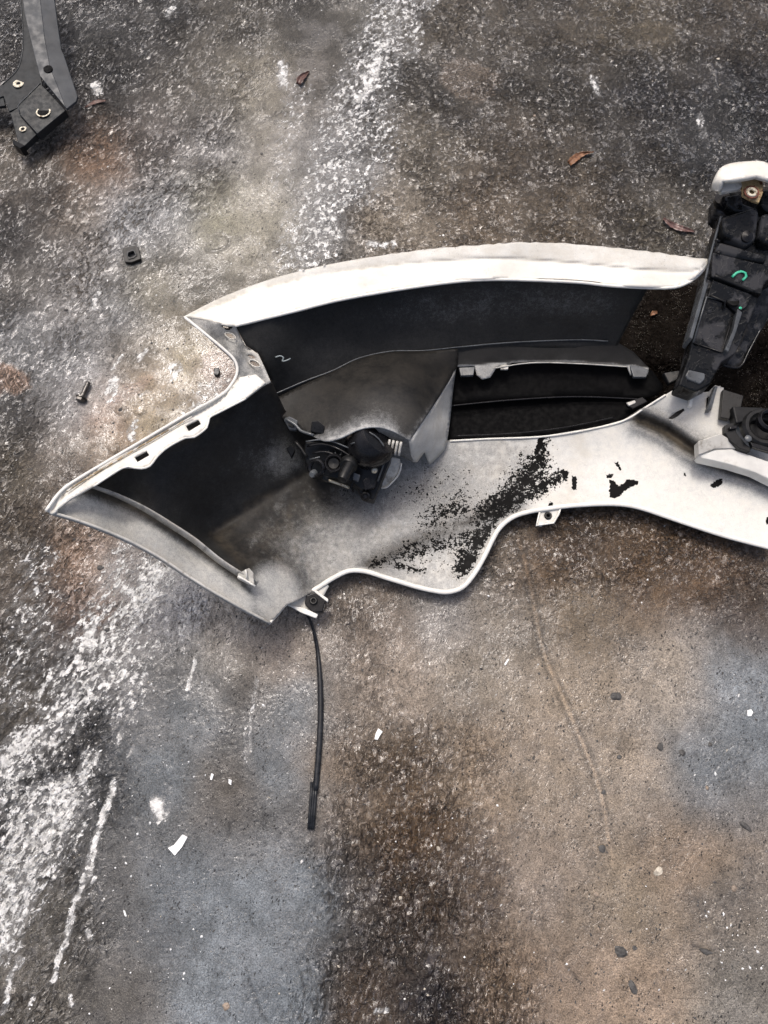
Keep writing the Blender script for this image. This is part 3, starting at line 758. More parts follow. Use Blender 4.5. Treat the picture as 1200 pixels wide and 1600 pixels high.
# side panel + lower valance in one moulding
LOW = spline([(1206,858,0.028),(1130,838,0.026),(1060,815,0.025),(1000,795,0.025),(960,789,0.024),(900,791,0.023),(850,797,0.023),(812,805,0.022),(786,820,0.022),(768,848,0.022),(752,880,0.022),(735,906,0.022),(716,923,0.022),(690,926,0.022),(650,918,0.022),(600,903,0.023),(555,892,0.024),(520,905,0.026),(490,924,0.029),(465,938,0.031)], 8)
ARCH = spline([(421,975,.095),(360,942,.130),(300,906,.155),(250,873,.176),(200,846,.199),(150,825,.225),(110,811,.245),(78,802,.258)], 8)
side = [(x, y) for x, y, z in LOW] + [(448,945)] + [(x, y) for x, y, z in ARCH] + [(104,778),(140,750),(205,712),(270,676),(310,653),(350,630),(385,612),(425,597),(445,640),(470,668),(560,680),(640,700),(660,690),(702,688),(760,685),(850,681),(930,668),(975,656),(1008,636),(1058,606),(1080,614),(1108,612),(1118,602),(1131,606),(1126,640),(1150,660),(1168,690),(1206,706)]
ctrl = [LOW[i] for i in range(0, len(LOW), 6)] + [ARCH[i] for i in range(0, len(ARCH), 5)] + \
    [(104,778,.240),(140,750,.236),(205,712,.222),(270,676,.210),(310,653,.200),(350,630,.188),(385,620,.176),(425,597,.168),(445,640,.115),(470,668,.080),
     (480,735,.040),(430,768,.050),(380,800,.062),(330,838,.075),(250,770,.170),(330,720,.150),(400,690,.115),(400,915,.094),(340,870,.112),(280,830,.135),(200,785,.172),(145,766,.225),
     (430,850,.050),(500,820,.030),(600,820,.018),(700,800,.014),(560,760,.022),(640,740,.020),(700,700,.022),(800,740,.014),(900,730,.014),(760,690,.024),(850,684,.024),(930,671,.028),(975,658,.034),(1008,638,.042),(1058,608,.060),(1100,616,.060),(1125,606,.06),
     (620,890,.018),(700,880,.016),(1000,740,.018),(1100,780,.018),(1190,800,.020),(1040,690,.022),(1100,718,.024),(1190,745,.030),(1060,640,.046),(1110,660,.046),(1140,680,.046),(1200,715,.036),(1090,690,.036)]
foldl = [(480,735),(430,768),(380,800),(330,838)]
chan = [(985,650),(1010,658),(1040,672),(1075,697),(1110,716),(1160,734),(1210,750)]
FLK = [[(842,684),(850,684),(846,700),(840,712),(836,706)], [(948,742),(958,740),(956,746),(949,747)], [(960,722),(966,722),(971,733),(968,734),(963,726)], [(952,750),(960,752),(966,760),(976,756),(978,750),(996,752),(994,757),(982,762),(972,770),(962,778),(953,777),(953,765)], [(1110,760),(1118,751),(1129,748),(1128,756),(1117,763)], [(878,738),(888,736),(885,750),(880,748)], [(894,745),(901,744),(900,766),(894,764)], [(858,785),(863,784),(862,806),(857,806)],
       [(1198,808),(1206,806),(1206,816),(1198,818)], [(720,885),(738,868),(733,884),(724,892)], [(1069,739),(1072,738),(1071,744),(1068,744)]]
def side_paint(x, y):
    n = fbm(x / 45, y / 45, 33, 5, .6); nf = fbm(x / 10, y / 10, 34, 3, .6)
    blk = [(140,768),(190,735),(260,705),(325,668),(420,602),(445,648),(470,690),(482,728),(430,764),(385,795),(330,835),(380,885),(402,918),(340,874),(280,832),(210,790)]
    d = sdf(x + 10 * n, y + 10 * n, blk)
    r = .20 * sstep(-6, 12, d) + .54 * sstep(0, 120, d)         # coat thins towards the black side
    r += .10 * sstep(.0, .5, nf + n) * sstep(0, 30, d)
    r *= 1 - .15 * np.exp(-(np.hypot((x - 440) / 75, (y - 820) / 50)) ** 2)
    r *= 1 - .25 * np.exp(-(np.hypot((x - 560) / 60, (y - 770) / 40)) ** 2)
    r *= 1 - .25 * np.exp(-(np.hypot((x - 690) / 70, (y - 760) / 50)) ** 2)
    fd = seg_dist(x, y, [(450,770),(390,850)])
    r += .10 * np.exp(-(fd / 9) ** 2)
    r = np.maximum(r, .30 * sstep(700, 860, x)) + 0
    r = np.maximum(r, .90 * sstep(-8, 18, y - np.interp(x, [60,145,210,280,340,402,420,480], [760,770,795,838,880,925,925,900])) * sstep(470, 380, x))
    # right part is clean and pale
    r = np.maximum(r, (.90 + .06 * n) * sstep(700, 860, x))
    c = seg_dist(x, y, chan)
    r -= .72 * np.exp(-(c / 9) ** 2) * sstep(975, 1000, x) * sstep(1300, 1080, x)
    r -= .34 * np.exp(-((c - 14) / 16) ** 2) * sstep(960, 1000, x)
    r += .05 * nf
    r -= .34 * np.exp(-(seg_dist(x, y, [(800,788),(720,822),(640,850),(575,884)]) / 17) ** 2) * (1 + nf)
    r -= .16 * sstep(760, 500, x) * sstep(-8, 25, d) * sstep(470, 380, 0*x + 400)
    # side wall tone with a charcoal sheen painted into the coat
    sw = sstep(6, -10, d)
    r += sw * (.14 + .08 * n + .28 * np.exp(-(np.hypot((x - 440) / 40, (y - 715) / 28)) ** 2))
    lowe = np.exp(-(seg_dist(x, y, [(q[0], q[1]) for q in LOW[::2]]) / 9) ** 2)
    r = np.maximum(r, .95 * lowe * sstep(480, 560, x))
    g = .28 + .25 * n + .30 * sstep(430, 330, x) + .35 * np.exp(-(np.hypot((x - 1070) / 60, (y - 650) / 30)) ** 2)
    g = g * (1 - .5 * sstep(3, 30, seg_dist(x, y, chan)) * sstep(900, 960, x))
    g = g * sstep(-10, 10, d) * (1 - .75 * sstep(40, 0, np.abs(d - 20)) )
    r = np.maximum(r, .74 * sstep(70, 25, np.hypot((x - 430) / 1.0, (y - 930) / 1.1)))
    # flaking
    b = np.zeros_like(x)
    for pts, w, a in [([(852,688),(842,730),(838,760)], 13, .62), ([(838,735),(800,780),(765,812)], 36, .76), ([(870,745),(820,775)], 18, .76), ([(770,820),(745,850),(728,886)], 24, .80), ([(735,840),(690,850),(640,862)], 22, .58), ([(640,862),(580,884)], 12, .50), ([(620,884),(662,892)], 9, .58), ([(720,790),(680,810)], 40, .50), ([(640,770),(700,745)], 45, .34), ([(560,760),(600,770)], 45, .26), ([(700,880),(600,870)], 20, .32)]:
        b = np.maximum(b, a * np.exp(-(seg_dist(x, y, pts) / w) ** 2))
    b = b * (1 + .5 * nf)
    b *= 1 - .8 * lowe
    for f in FLK: b = np.maximum(b, 1.2 * sstep(2.5, -2.0, sdf(x + 2 * nf, y + 2 * nf, f)))
    return np.stack([np.clip(r, .02, 1), np.clip(g, 0, 1), np.clip(b, 0, 1)], -1)
def side_extra(x, y):
    c = seg_dist(x, y, chan)
    d = seg_dist(x, y, foldl)
    return -.010 * np.exp(-(c / 9) ** 2) * sstep(970, 1010, x) + .004 * np.exp(-((c - 16) / 7) ** 2) * sstep(970, 1010, x) - .004 * np.exp(-(d / 10) ** 2)
slot_low = [(1079,618),(1083,618),(1082,634),(1078,636)]
sheet('lower_valance', side, ctrl, M_SHELL, bumper, step=3.0, thick=.003, extra=side_extra, paint=side_paint,
      holes=[[(1044,654),(1056,644),(1068,638),(1070,641),(1060,650),(1050,655)], [(1104,622),(1109,618),(1106,637),(1103,638)]])
tube('valance_rim', [(x, y - 1.5, z + .0012) for x, y, z in LOW[::3]] , .0036, M_WHITE, bumper, n=10, flat=.8)
tube('arch_rim', [(x + 1, y - 1.5, z + .001) for x, y, z in ARCH[::3]] + [(78,802,.259)], .0018, M_DIRTYWHITE, bumper, n=8)
tube('arch_rim', [(465,938,.034),(448,944,.045),(434,960,.072),(421,974,.096)], .0018, M_WHITE, bumper, n=8)
tube('opening_lip', [(703,689,.026),(760,686,.026),(850,682,.026),(930,669,.030),(975,657,.036),(1008,637,.044),(1040,617,.055)], .0016, M_WHITE, bumper, n=8)

# standing lip behind the wheel arch
stand = spline([(144,763),(180,777),(220,797),(260,822),(300,848),(340,880),(375,903),(400,916)], 6)
st2 = [(x + 1.5 + 2.2 * min(1, max(0, (x - 150) / 100)), y - 3.5 - 3.0 * min(1, max(0, (x - 150) / 100))) for x, y in stand]
ctrl = [(144,763,.238),(180,777,.206),(220,797,.183),(260,822,.161),(300,848,.144),(340,880,.128),(375,903,.116),(400,916,.108)] + [(x + 4, y - 6, z + .016) for x, y, z in [(180,777,.206),(220,797,.183),(260,822,.161),(300,848,.144),(340,880,.128),(375,903,.116),(396,912,.108)]]
sheet('arch_flange', [tuple(q) for q in stand] + [tuple(q) for q in st2[::-1]], ctrl, M_SHELL, bumper, step=3, thick=.002, paint=lambda x, y: np.stack([.80 - .25 * sstep(.0, .6, fbm(x / 12, y / 12, 4, 3)), .5 + 0 * x, 0 * x], -1))
fe = prism('flange_end_clip', [(372,896,.132),(389,887,.135),(396,895,.132),(397,913,.125),(388,912,.125),(370,903,.129)], .010, M_DIRTYWHITE, bumper)
tube('web', [(384,890,.138),(386,905,.131)], .0012, M_WHITE, fe, n=6)
tube('web', [(372,900,.135),(399,916,.127)], .0014, M_WHITE, fe, n=6)

# clip rail along the side edge with its slots
rail_up = [(72,799),(96,768),(129,745),(217,693),(283,654),(343,620),(362,600),(370,582)]
rail_lo = [(384,622),(343,643),(327,652),(323,667),(303,682),(290,683),(262,698),(240,718),(233,727),(221,731),(210,730),(192,730),(146,759),(110,780),(80,803)]
rail = spline(rail_up[:6], 6) + [(356,612),(366,600),(372,590),(400,585),(415,598)] + rail_lo
ctrl = [(72,799,.264),(129,745,.256),(217,693,.240),(283,654,.225),(343,620,.205),(370,585,.197),(415,598,.200),(384,622,.203),(327,655,.212),(262,698,.232),(210,730,.246),(146,759,.256),(80,803,.262)]
def rail_paint(x, y):
    n = fbm(x / 30, y / 30, 44, 4); d = seg_dist(x, y, rail_up)
    g = .15 + .3 * np.clip(n, 0, 1) + .9 * np.exp(-((d - 6) / 2.4) ** 2) * sstep(300, 200, x)
    return np.stack([.97 - .1 * np.clip(n, 0, 1), np.clip(g, 0, 1), 0 * x], -1)
rl = sheet('clip_rail', rail, ctrl, M_SHELL, bumper, holes=[[(290,665),(310,655),(315,662),(295,674)], [(210,714),(229,704),(234,711),(215,722)]], step=4, thick=.0035, paint=rail_paint,
      extra=lambda x, y: -.004 * np.exp(-((seg_dist(x, y, rail_up) - 6) / 2.0) ** 2))
tube('rail_edge', [(72,798,.265),(96,767,.261),(129,744,.257),(217,692,.241),(283,653,.227),(343,619,.207),(362,600,.199),(371,580,.199),(366,562,.203),(350,546,.208),(326,526,.212),(289,496,.216)], .0021, M_WHITE, bumper)
tube('seam_dirt', [(104,768,.262),(135,748,.2565),(217,699,.2425),(270,668,.2305),(300,651,.2235)], .0011, M_TANLINE, rl, n=6)
tube('rail_rim', [(146,760,.258),(192,731,.249),(210,731,.2475),(221,732,.2455),(234,728,.243),(246,713,.239),(262,699,.234),(290,684,.224),(303,683,.221),(323,668,.215),(327,653,.214),(343,644,.210),(384,623,.205)], .0014, M_WHITE, bumper, n=6)

# corner bracket with its bolt holes
def ell(cx, cy, rx, ry, a, n=12):
    return [(cx + rx * math.cos(t) * math.cos(a) - ry * math.sin(t) * math.sin(a), cy + rx * math.cos(t) * math.sin(a) + ry * math.sin(t) * math.cos(a)) for t in [2 * math.pi * k / n for k in range(n)]]
corner = [(289,496),(320,500),(367,508),(383,540),(403,553),(414,575),(423,597),(404,608),(384,622),(371,604),(374,585),(367,563),(350,547),(327,527)]
ctrl = [(289,496,.214),(367,508,.202),(383,540,.180),(403,553,.178),(423,597,.170),(404,608,.176),(372,590,.198),(367,563,.202),(327,527,.210),(350,530,.188),(380,565,.182)]
def corner_paint(x, y):
    n = fbm(x / 20, y / 20, 54, 4); d = seg_dist(x, y, [(367,508),(383,540),(403,553),(423,597)])
    r = .63 + .22 * n - .10 * sstep(20, 0, seg_dist(x, y, [(300,505),(345,540)])) + .2 * np.exp(-(d / 4) ** 2)
    return np.stack([np.clip(r, 0, 1), .25 + .2 * n, 1.0 * (sdf(x, y, [(346,508),(362,511),(360,516),(352,513)]) < 1)], -1)
cb = sheet('corner_bracket', corner, ctrl, M_SHELL, bumper, holes=[ell(360, 525, 7.5, 3.0, .45), ell(398, 568, 8, 3.4, .45), ell(393, 557, 6.5, 2.4, .45), ell(353, 512, 5.5, 1.8, .3)], step=3, thick=.003, paint=corner_paint,
           extra=lambda x, y: .004 * np.exp(-(seg_dist(x, y, [(368,545),(400,590)]) / 6) ** 2) - .005 * np.exp(-(np.hypot(x - 383, y - 545) / 7) ** 2))
def oval(cx, cy, rx, ry, a, z, r=.0009):
    pts = [P(x, y, z) for x, y in ell(cx, cy, rx, ry, a, 16)]
    bm = bmesh.new(); n = len(pts); rings = []
    for i in range(n):
        d = (pts[(i + 1) % n] - pts[i - 1]).normalized(); s = d.cross(Vector((0, 0, 1))).normalized()
        rings.append([bm.verts.new(pts[i] + s * r * math.cos(k * math.pi / 3) + Vector((0, 0, 1)) * r * math.sin(k * math.pi / 3)) for k in range(6)])
    for i in range(n):
        a_, b_ = rings[i], rings[(i + 1) % n]
        for k in range(6): bm.faces.new((a_[k], a_[(k + 1) % 6], b_[(k + 1) % 6], b_[k]))
    return bm
bm_obj('hole_rim', oval(360, 525, 9, 4, .45, .192), M_DIRTYWHITE, cb, smooth=True)
bm_obj('hole_rim', oval(398, 568, 9.5, 4.5, .45, .183), M_DIRTYWHITE, cb, smooth=True)
# chalk scribble on the black wall
bmz = bmesh.new(); add_tube(bmz, [P(*q) for q in spline([(430,558,.163),(438,556,.163),(443,559,.162),(441,564,.160),(448,563,.160),(454,560,.160)], 2)], .0011, 6, .4)
bm_obj('chalk_mark', bmz, M_CHALK, bumper, smooth=True)

# mounting tabs on the lower edge
t1 = sheet('mounting_tab', [(844,794),(878,788),(874,804),(866,818),(837,822)], [(844,794,.022),(878,788,.023),(866,818,.019),(837,822,.019)], M_SHELL, bumper, step=4, paint=const(.93, .25), holes=[ell(856, 806, 5.5, 5, 0)])
tube('tab_rim', [(844,797,.023),(838,821,.0205),(865,817,.0205),(873,803,.022),(877,789,.024)], .0016, M_WHITE, t1, step=30)
ring('nut', P(856, 806, .020), .0022, .0058, .003, M_BLACK, t1, n=14)
t2 = sheet('mounting_tab', [(446,944),(480,925),(508,908),(514,916),(502,938),(496,964),(470,956)], [(446,944,0.0360),(480,925,0.0320),(512,912,0.0260),(496,964,0.0230),(470,956,0.0300)], M_SHELL, bumper, step=4, paint=const(.93, .15), holes=[ell(491, 940, 6, 6, 0)])
prism('clip_nut', [(478,930,0.0380),(494,925,0.0380),(510,936,0.0360),(504,956,0.0340),(488,957,0.0350),(476,944,0.0370)], .010, M_BLACKGLOSS, t2, bevel=.0015)
ring('nut_collar', P(490, 939, .0385), .0022, .0058, .004, M_BLACK, t2, n=16)
tube('tab_prong', [(487,922,0.0350),(500,929,0.0380),(511,941,0.0340)], [.0016] * 99, M_WHITE, t2, step=4, n=6) if False else None
prism('tab_prong', [(486,921,0.0400),(494,922,0.0400),(513,936,0.0360),(512,941,0.0360)], .006, M_WHITE, t2)
prism('tab_prong', [(450,945,0.0410),(476,950,0.0400),(497,960,0.0380),(494,966,0.0380),(470,957,0.0390)], .006, M_WHITE, t2)

# ------------------------------------------------------------------ fog lamp held in the pocket
fog = prism('fog_lamp', [(476,690,.115),(500,688,.120),(527,694,.125),(556,702,.125),(590,716,.115),(600,722,.110),(584,760,.095),(566,766,.09),(548,752,.09),(515,746,.09),(484,738,.095),(474,716,.105)], .030, M_BLACK, bumper, bevel=.003)
# bowl: tapered body running up under the hood
ax = (P(592, 700, .150) - P(560, 735, .095)); axn = ax.normalized()
c0 = P(566, 716, .105)
lathe('lamp_bowl', [(.001, -.012), (.020, -.012), (.030, -.004), (.034, .010), (.034, .030), (.028, .040), (.001, .042)], P(568, 704, .110), M_BLACKGLOSS, fog, axis=(P(590, 690, .150) - P(556, 720, .110)), n=32)
ring('socket_ring', P(522, 724, .121), .009, .0135, .006, M_BLACKGLOSS, fog, axis=(-.1, -.3, 1))
lathe('socket_core', [(.0001, 0), (.0088, 0), (.0075, .004), (.0001, .003)], P(522, 724, .118), M_BLACK, fog, axis=(-.1, -.3, 1))
ring('socket_ring', P(496, 731, .117), .008, .0125, .007, M_BLACKGLOSS, fog, axis=(-.3, -.4, 1))
lathe('adjuster_screw', [(.0001, 0), (.0055, 0), (.0055, .006), (.0035, .010), (.0001, .010)], P(491, 739, .112), M_GREYPLASTIC, fog, axis=(-.3, -.6, .8), n=12)
lathe('plug_collar', [(.0001, 0), (.013, 0), (.013, .006), (.010, .010), (.0001, .010)], P(546, 724, .125), M_BLACK, fog, axis=(-.3, -.8, .7))
lathe('plug', [(.0001, 0), (.0085, 0), (.0080, .022), (.0060, .028), (.0001, .029)], P(546, 727, .130), M_GREYPLASTIC if False else M_BLACK, fog, axis=(-.35, -.9, .35))
tube('housing_rib', [(480,697,.122),(505,694,.128),(530,702,.130),(552,716,.128)], .0016, M_BLACKGLOSS, fog)
tube('housing_rib', [(488,708,.121),(508,706,.126),(528,712,.128)], .0014, M_BLACKGLOSS, fog)
tube('housing_rib', [(484,718,.119),(500,714,.124)], .0012, M_GREYPLASTIC, fog)
tube('housing_rib', [(478,690,.126),(500,687,.132),(520,690,.137),(545,700,.135)], .0012, M_GREYPLASTIC, fog)
br = prism('lamp_bracket', [(604,702,.122),(612,713,.118),(590,766,.085),(584,781,.078),(566,776,.078),(557,762,.082),(572,752,.088),(584,745,.095)], .022, M_BLACK, fog, bevel=.002)
prism('bracket_step', [(566,750,.098),(578,744,.101),(590,746,.098),(586,762,.094),(570,766,.093)], .008, M_BLACKGLOSS, br, bevel=.0012)
lathe('screw', [(.0001, 0), (.0068, 0), (.0068, .004), (.0045, .006), (.0030, .004), (.0001, .004)], P(571, 775, .082), M_BLACKGLOSS, br, axis=(0, -.5, 1), n=16)
tube('bracket_edge', [(606,706,.124),(598,730,.110),(590,752,.097)], .0013, M_GREYPLASTIC, br, n=6)
prism('lens_carrier', [(598,716,.085),(624,716,.080),(626,722,.076),(622,738,.062),(604,762,.048),(596,762,.050),(600,742,.065)], .005, M_DIRTYWHITE, fog)
prism('lens_carrier', [(606,712,.095),(626,717,.088),(618,726,.080),(602,730,.085)], .004, M_DIRTYWHITE, fog)
tube('carrier_rim', [(596,763,.052),(605,761,.052),(623,741,.064),(627,724,.078)], .0013, M_WHITE, fog, n=6)
tube('lamp_wire', [(552,768,.080),(548,760,.084),(553,752,.094),(560,744,.098)], .0018, M_BLACK, fog, n=6)
tube('silver_edge', [(512,750,.085),(530,756,.082),(546,762,.078)], .0022, M_ZINC, fog, n=8)
for k in range(6):
    a = -1.9 + k * .42
    tube('reflector_rib', [(522 + 19 * math.cos(a), 724 + 15 * math.sin(a), .122), (522 + 26 * math.cos(a), 724 + 21 * math.sin(a), .119)], .0009, M_GREYPLASTIC, fog, n=6)
prism('connector', [(530,738,.118),(541,735,.119),(545,748,.112),(534,752,.111)], .012, M_BLACK, fog, bevel=.0012)
prism('connector', [(505,742,.114),(514,745,.113),(512,752,.108),(502,749,.108)], .008, M_BLACK, fog, bevel=.001)
tube('bowl_seam', [(562,672,.150),(578,676,.152),(592,686,.148),(601,701,.140),(600,716,.128)], .0012, M_GREYPLASTIC, fog, n=6)
tube('bowl_seam', [(548,694,.146),(560,690,.150),(575,694,.150)], .0009, M_GREYPLASTIC, fog, n=6)
prism('latch', [(553,738,.112),(563,742,.112),(560,752,.105),(551,748,.105)], .006, M_GREYPLASTIC, fog, bevel=.0008)
lathe('screw', [(.0001, 0), (.0045, 0), (.0045, .003), (.0028, .0045), (.0001, .0035)], P(585, 735, .106), M_ZINC, fog, axis=(0, -.4, 1), n=12)
# retaining clips at the left end of the hood
c1 = prism('pocket_clip', [(443,655,.122),(452,650,.124),(465,657,.124),(463,672,.118),(452,671,.118)], .006, M_GREYPLASTIC, bumper)
prism('clip_window', [(451,657,.126),(460,660,.126),(458,668,.1235),(450,665,.1235)], .002, M_BLACK, c1, bevel=.0005)
prism('pocket_clip', [(487,658,.140),(497,657,.142),(507,665,.140),(506,678,.134),(485,674,.134)], .012, M_BLACK, bumper)
prism('pocket_clip', [(447,700,.090),(455,694,.095),(461,703,.092),(455,715,.086)], .008, M_BLACK, bumper)
tube('clip_arm', [(446,654,.125),(462,664,.126),(470,673,.126),(490,680,.130)], .0022, M_GREYPLASTIC, bumper)
tube('clip_arm', [(461,690,.11),(470,700,.108),(480,715,.105)], .0028, M_BLACK, bumper)

# ------------------------------------------------------------------ central support
def cz(x, y):      # height of the leaning support along its length
    return .105 + (600 - y) / 350 * .125
def cp(*pts, dz=0.0): return [(x, y, cz(x, y) + dz) for x, y in pts]
col = prism('centre_support', cp((1121,300),(1160,296),(1235,300),(1235,420),(1196,440),(1172,500),(1150,552),(1128,566),(1110,600),(1088,612),(1060,602),(1076,558),(1082,530),(1100,440),(1110,390),(1128,335),(1119,328)), .035, M_WETBLACK, bumper, bevel=.003)
prism('upper_block', cp((1128,338),(1180,322),(1188,330),(1182,374),(1166,384),(1130,366), dz=.014), .02, M_WETBLACK, col, bevel=.006)
prism('upper_block', cp((1190,332),(1240,330),(1240,378),(1200,380),(1186,372), dz=.016), .02, M_WETBLACK, col, bevel=.006)
prism('middle_block', cp((1122,376),(1165,388),(1200,396),(1198,410),(1160,404),(1118,394), dz=.010), .02, M_WETBLACK, col, bevel=.005)
lathe('boss', [(.0001, 0), (.0115, 0), (.0125, .006), (.0100, .014), (.0001, .016)], P(1129, 318, cz(0, 318) - .002), M_BLACKGLOSS, col, axis=(-.4, 0, 1))
lathe('boss', [(.0001, 0), (.008, 0), (.008, .008), (.0001, .010)], P(1164, 372, cz(0, 372) + .010), M_BLACKGLOSS, col, axis=(0, -.3, 1))
prism('step_plate', cp((1114,394),(1138,400),(1198,414),(1190,460),(1178,456),(1112,432), dz=.008), .012, M_WETBLACK, col, bevel=.0015)
prism('step_plate', cp((1114,437),(1176,460),(1168,478),(1152,490),(1132,470),(1106,462), dz=.005), .010, M_WETBLACK, col, bevel=.0012)
tr = prism('tray', cp((1104,465),(1130,470),(1144,488),(1143,500),(1128,551),(1083,535), dz=.003), .008, M_WETBLACK, col, bevel=.0015)
tube('tray_rim', cp((1131,470),(1104,464),(1083,535), dz=.005), .0014, M_GREYPLASTIC, tr, n=6, step=200)
tube('tray_rim', cp((1083,535),(1128,551),(1143,500), dz=.005), .0012, M_BLACKGLOSS, tr, n=6, step=200)
prism('side_rail', cp((1101,440),(1107,442),(1082,530),(1077,527), dz=.010), .03, M_GREYPLASTIC, col, bevel=.001)
prism('side_rail', cp((1153,482),(1160,488),(1150,520),(1138,550),(1133,546),(1146,514), dz=.009), .03, M_GREYPLASTIC, col, bevel=.001)
lathe('drain_hole', [(.0001, .0), (.0078, .0), (.0085, .0015), (.0085, -.002), (.0001, -.002)], P(1145, 472, cz(0, 472) + .0062), simple('hole_black', (.002, .002, .002), .9), col, axis=(0, .3, 1))
tube('rib', cp((1116,431),(1178,456), dz=.007), .0026, M_BLACK, col, n=6)
tube('rib', cp((1110,462),(1133,471),(1131,483), dz=.006), .0018, M_BLACK, col, n=6, step=50)
tube('edge_bead', cp((1127,338),(1112,392),(1101,440),(1078,528), dz=.004), .0018, M_GREYPLASTIC, col, n=6)
for (a, b) in (((1118,374),(1124,378)), ((1120,394),(1126,396))): tube('rib', cp(a, b, dz=.012), .0025, M_BLACKGLOSS, col, n=6)
bmg = bmesh.new(); add_tube(bmg, [P(*q) for q in spline(cp((1144,433),(1150,427),(1158,424),(1165,427),(1166,432),(1160,438), dz=.0085), 3)], .0020, 6, .35)
bm_obj('green_mark', bmg, M_GREEN, col, smooth=True)
lathe('green_mark', [(.0001, 0), (.0022, 0), (.0001, .001)], P(1157, 481, cz(0, 481) + .010), M_GREEN, col, n=8)
foot = prism('latch_foot', [(1083,552,.112),(1110,562,.112),(1106,580,.108),(1101,588,.106),(1078,580,.108)], .03, M_GREYPLASTIC, bumper, bevel=.001)
prism('foot_pad', [(1076,577,.114),(1102,583,.113),(1102,592,.111),(1094,600,.108),(1074,592,.110),(1071,587,.112)], .03, M_GREYPLASTIC, foot, bevel=.002)
for i in range(5):
    f = i / 5.0
    tube('rib', [(1082 - 3 * f, 555 + 20 * f, .1135), (1109 - 3 * f, 563 + 18 * f, .1135)], .0008, M_BLACKGLOSS, foot, n=6)
# cap at the top of the support
cap = sheet('support_cap', spline([(1112,298),(1113,285),(1125,263),(1142,255),(1167,252),(1192,252),(1215,262),(1250,270)], 4) + [(1252,292),(1200,279),(1183,274),(1157,279),(1128,283),(1124,299)], [(1112,298,.240),(1113,285,.250),(1142,255,.252),(1192,252,.252),(1250,270,.252),(1252,292,.262),(1183,274,.266),(1128,283,.262),(1124,299,.248),(1150,265,.264)], M_SHELL, col, step=4, thick=.006, paint=const(.96, .22))
prism('cap_lip', [(1127,284,.250),(1158,281,.252),(1160,290,.250),(1156,295,.248),(1126,301,.244)], .006, M_DIRTYWHITE, col)
prism('mount_plate', [(1158,284,.250),(1192,278,.250),(1193,300,.248),(1186,317,.243),(1174,313,.243),(1160,305,.245)], .004, M_TAN, col)
ring('washer', P(1174, 301, .2485), .0050, .0105, .002, M_RUST, col)
ring('washer', P(1174, 301, .2495), .0035, .0078, .0024, M_ZINC, col)
prism('mount_frame', cp((1132,306),(1158,302),(1162,318),(1186,326),(1184,334),(1150,330),(1136,320), dz=.012), .02, M_WETBLACK, col, bevel=.003)
prism('mount_frame', cp((1192,296),(1236,292),(1236,326),(1200,332),(1190,322), dz=.012), .02, M_WETBLACK, col, bevel=.003)

# outer dark frame at the right of the support
sheet('side_frame', [(1240,400),(1240,470),(1200,500),(1172,545),(1160,570),(1148,576),(1118,568),(1136,552),(1150,548),(1166,498),(1180,455),(1198,430)], [(1240,400,.12),(1240,470,.10),(1160,570,.080),(1118,568,.085),(1166,498,.105),(1198,430,.12)], M_WETBLACK, bumper, step=7, thick=.004)
tube('frame_edge', [(1240,468,.105),(1200,498,.098),(1172,545,.088),(1160,569,.083),(1148,575,.083),(1118,568,.087)], .0018, M_BLACKGLOSS, bumper, n=6)

# lower centre: pale bar, sensor ring
bar = prism('cross_bar', [(1092,711,.066),(1118,702,.068),(1143,701,.068),(1240,734,.070),(1240,768,.062),(1180,738,.060),(1140,726,.060),(1096,716,.062)], .022, M_WHITE, bumper, bevel=.002)
prism('bar_face', [(1091,689,.075),(1126,677,.078),(1150,692,.076),(1165,702,.073),(1143,700,.071),(1118,701,.071),(1092,711,.069)], .018, M_DIRTYWHITE, bar, bevel=.0015)
sr = prism('sensor_holder', [(1133,664,.080),(1146,660,.082),(1152,678,.080),(1166,694,.078),(1174,700,.078),(1172,706,.078),(1155,700,.078),(1140,688,.078),(1133,676,.080)], .012, M_BLACK, bumper, bevel=.001)
ring('sensor_ring', P(1190, 672, .070), .020, .032, .012, M_BLACK, sr, axis=(0, .1, 1), n=32)
lathe('sensor_face', [(.0001, .002), (.022, .002), (.024, .0), (.0001, 0)], P(1190, 672, .066), M_BLACK, sr, axis=(0, .1, 1), n=32)
ring('sensor_ring', P(1200, 660, .085), .012, .018, .012, M_BLACKGLOSS, sr, axis=(0, .1, 1), n=28)
prism('holder_tooth', [(1140,666,.086),(1152,664,.086),(1152,669,.086),(1141,671,.086)], .005, M_BLACKGLOSS, sr)
prism('holder_tooth', [(1172,690,.085),(1206,700,.085),(1206,707,.085),(1176,698,.085)], .008, M_BLACKGLOSS, sr)
lathe('screw', [(.0001, 0), (.005, 0), (.005, .003), (.002, .005), (.0001, .005)], P(1168, 686, .086), M_GREYPLASTIC, sr, n=12)
prism('dark_gusset', [(1130,608,.070),(1162,618,.070),(1158,636,.068),(1144,640,.068),(1140,655,.066),(1126,652,.064)], .010, M_BLACK, bumper, bevel=.001)
prism('dark_gusset', [(1144,634,.078),(1190,636,.078),(1240,650,.078),(1240,668,.076),(1190,655,.076),(1150,662,.076)], .020, M_BLACK, bumper, bevel=.003)
prism('finger_rib', [(1117,603,.074),(1122,603,.074),(1112,640,.062),(1105,641,.062)], .012, M_GREYPLASTIC, bumper, bevel=.001)
prism('finger_rib', [(1079,618,.068),(1084,620,.068),(1081,636,.060),(1076,634,.060)], .008, M_WHITE, bumper, bevel=.0008)
prism('broken_strut', [(1058,604,.070),(1082,600,.074),(1090,610,.074),(1080,617,.068)], .012, M_BLACK, bumper, bevel=.001)
prism('broken_strut', [(1036,582,.060),(1062,578,.066),(1066,590,.066),(1045,600,.058)], .010, M_BLACK, bumper, bevel=.002)

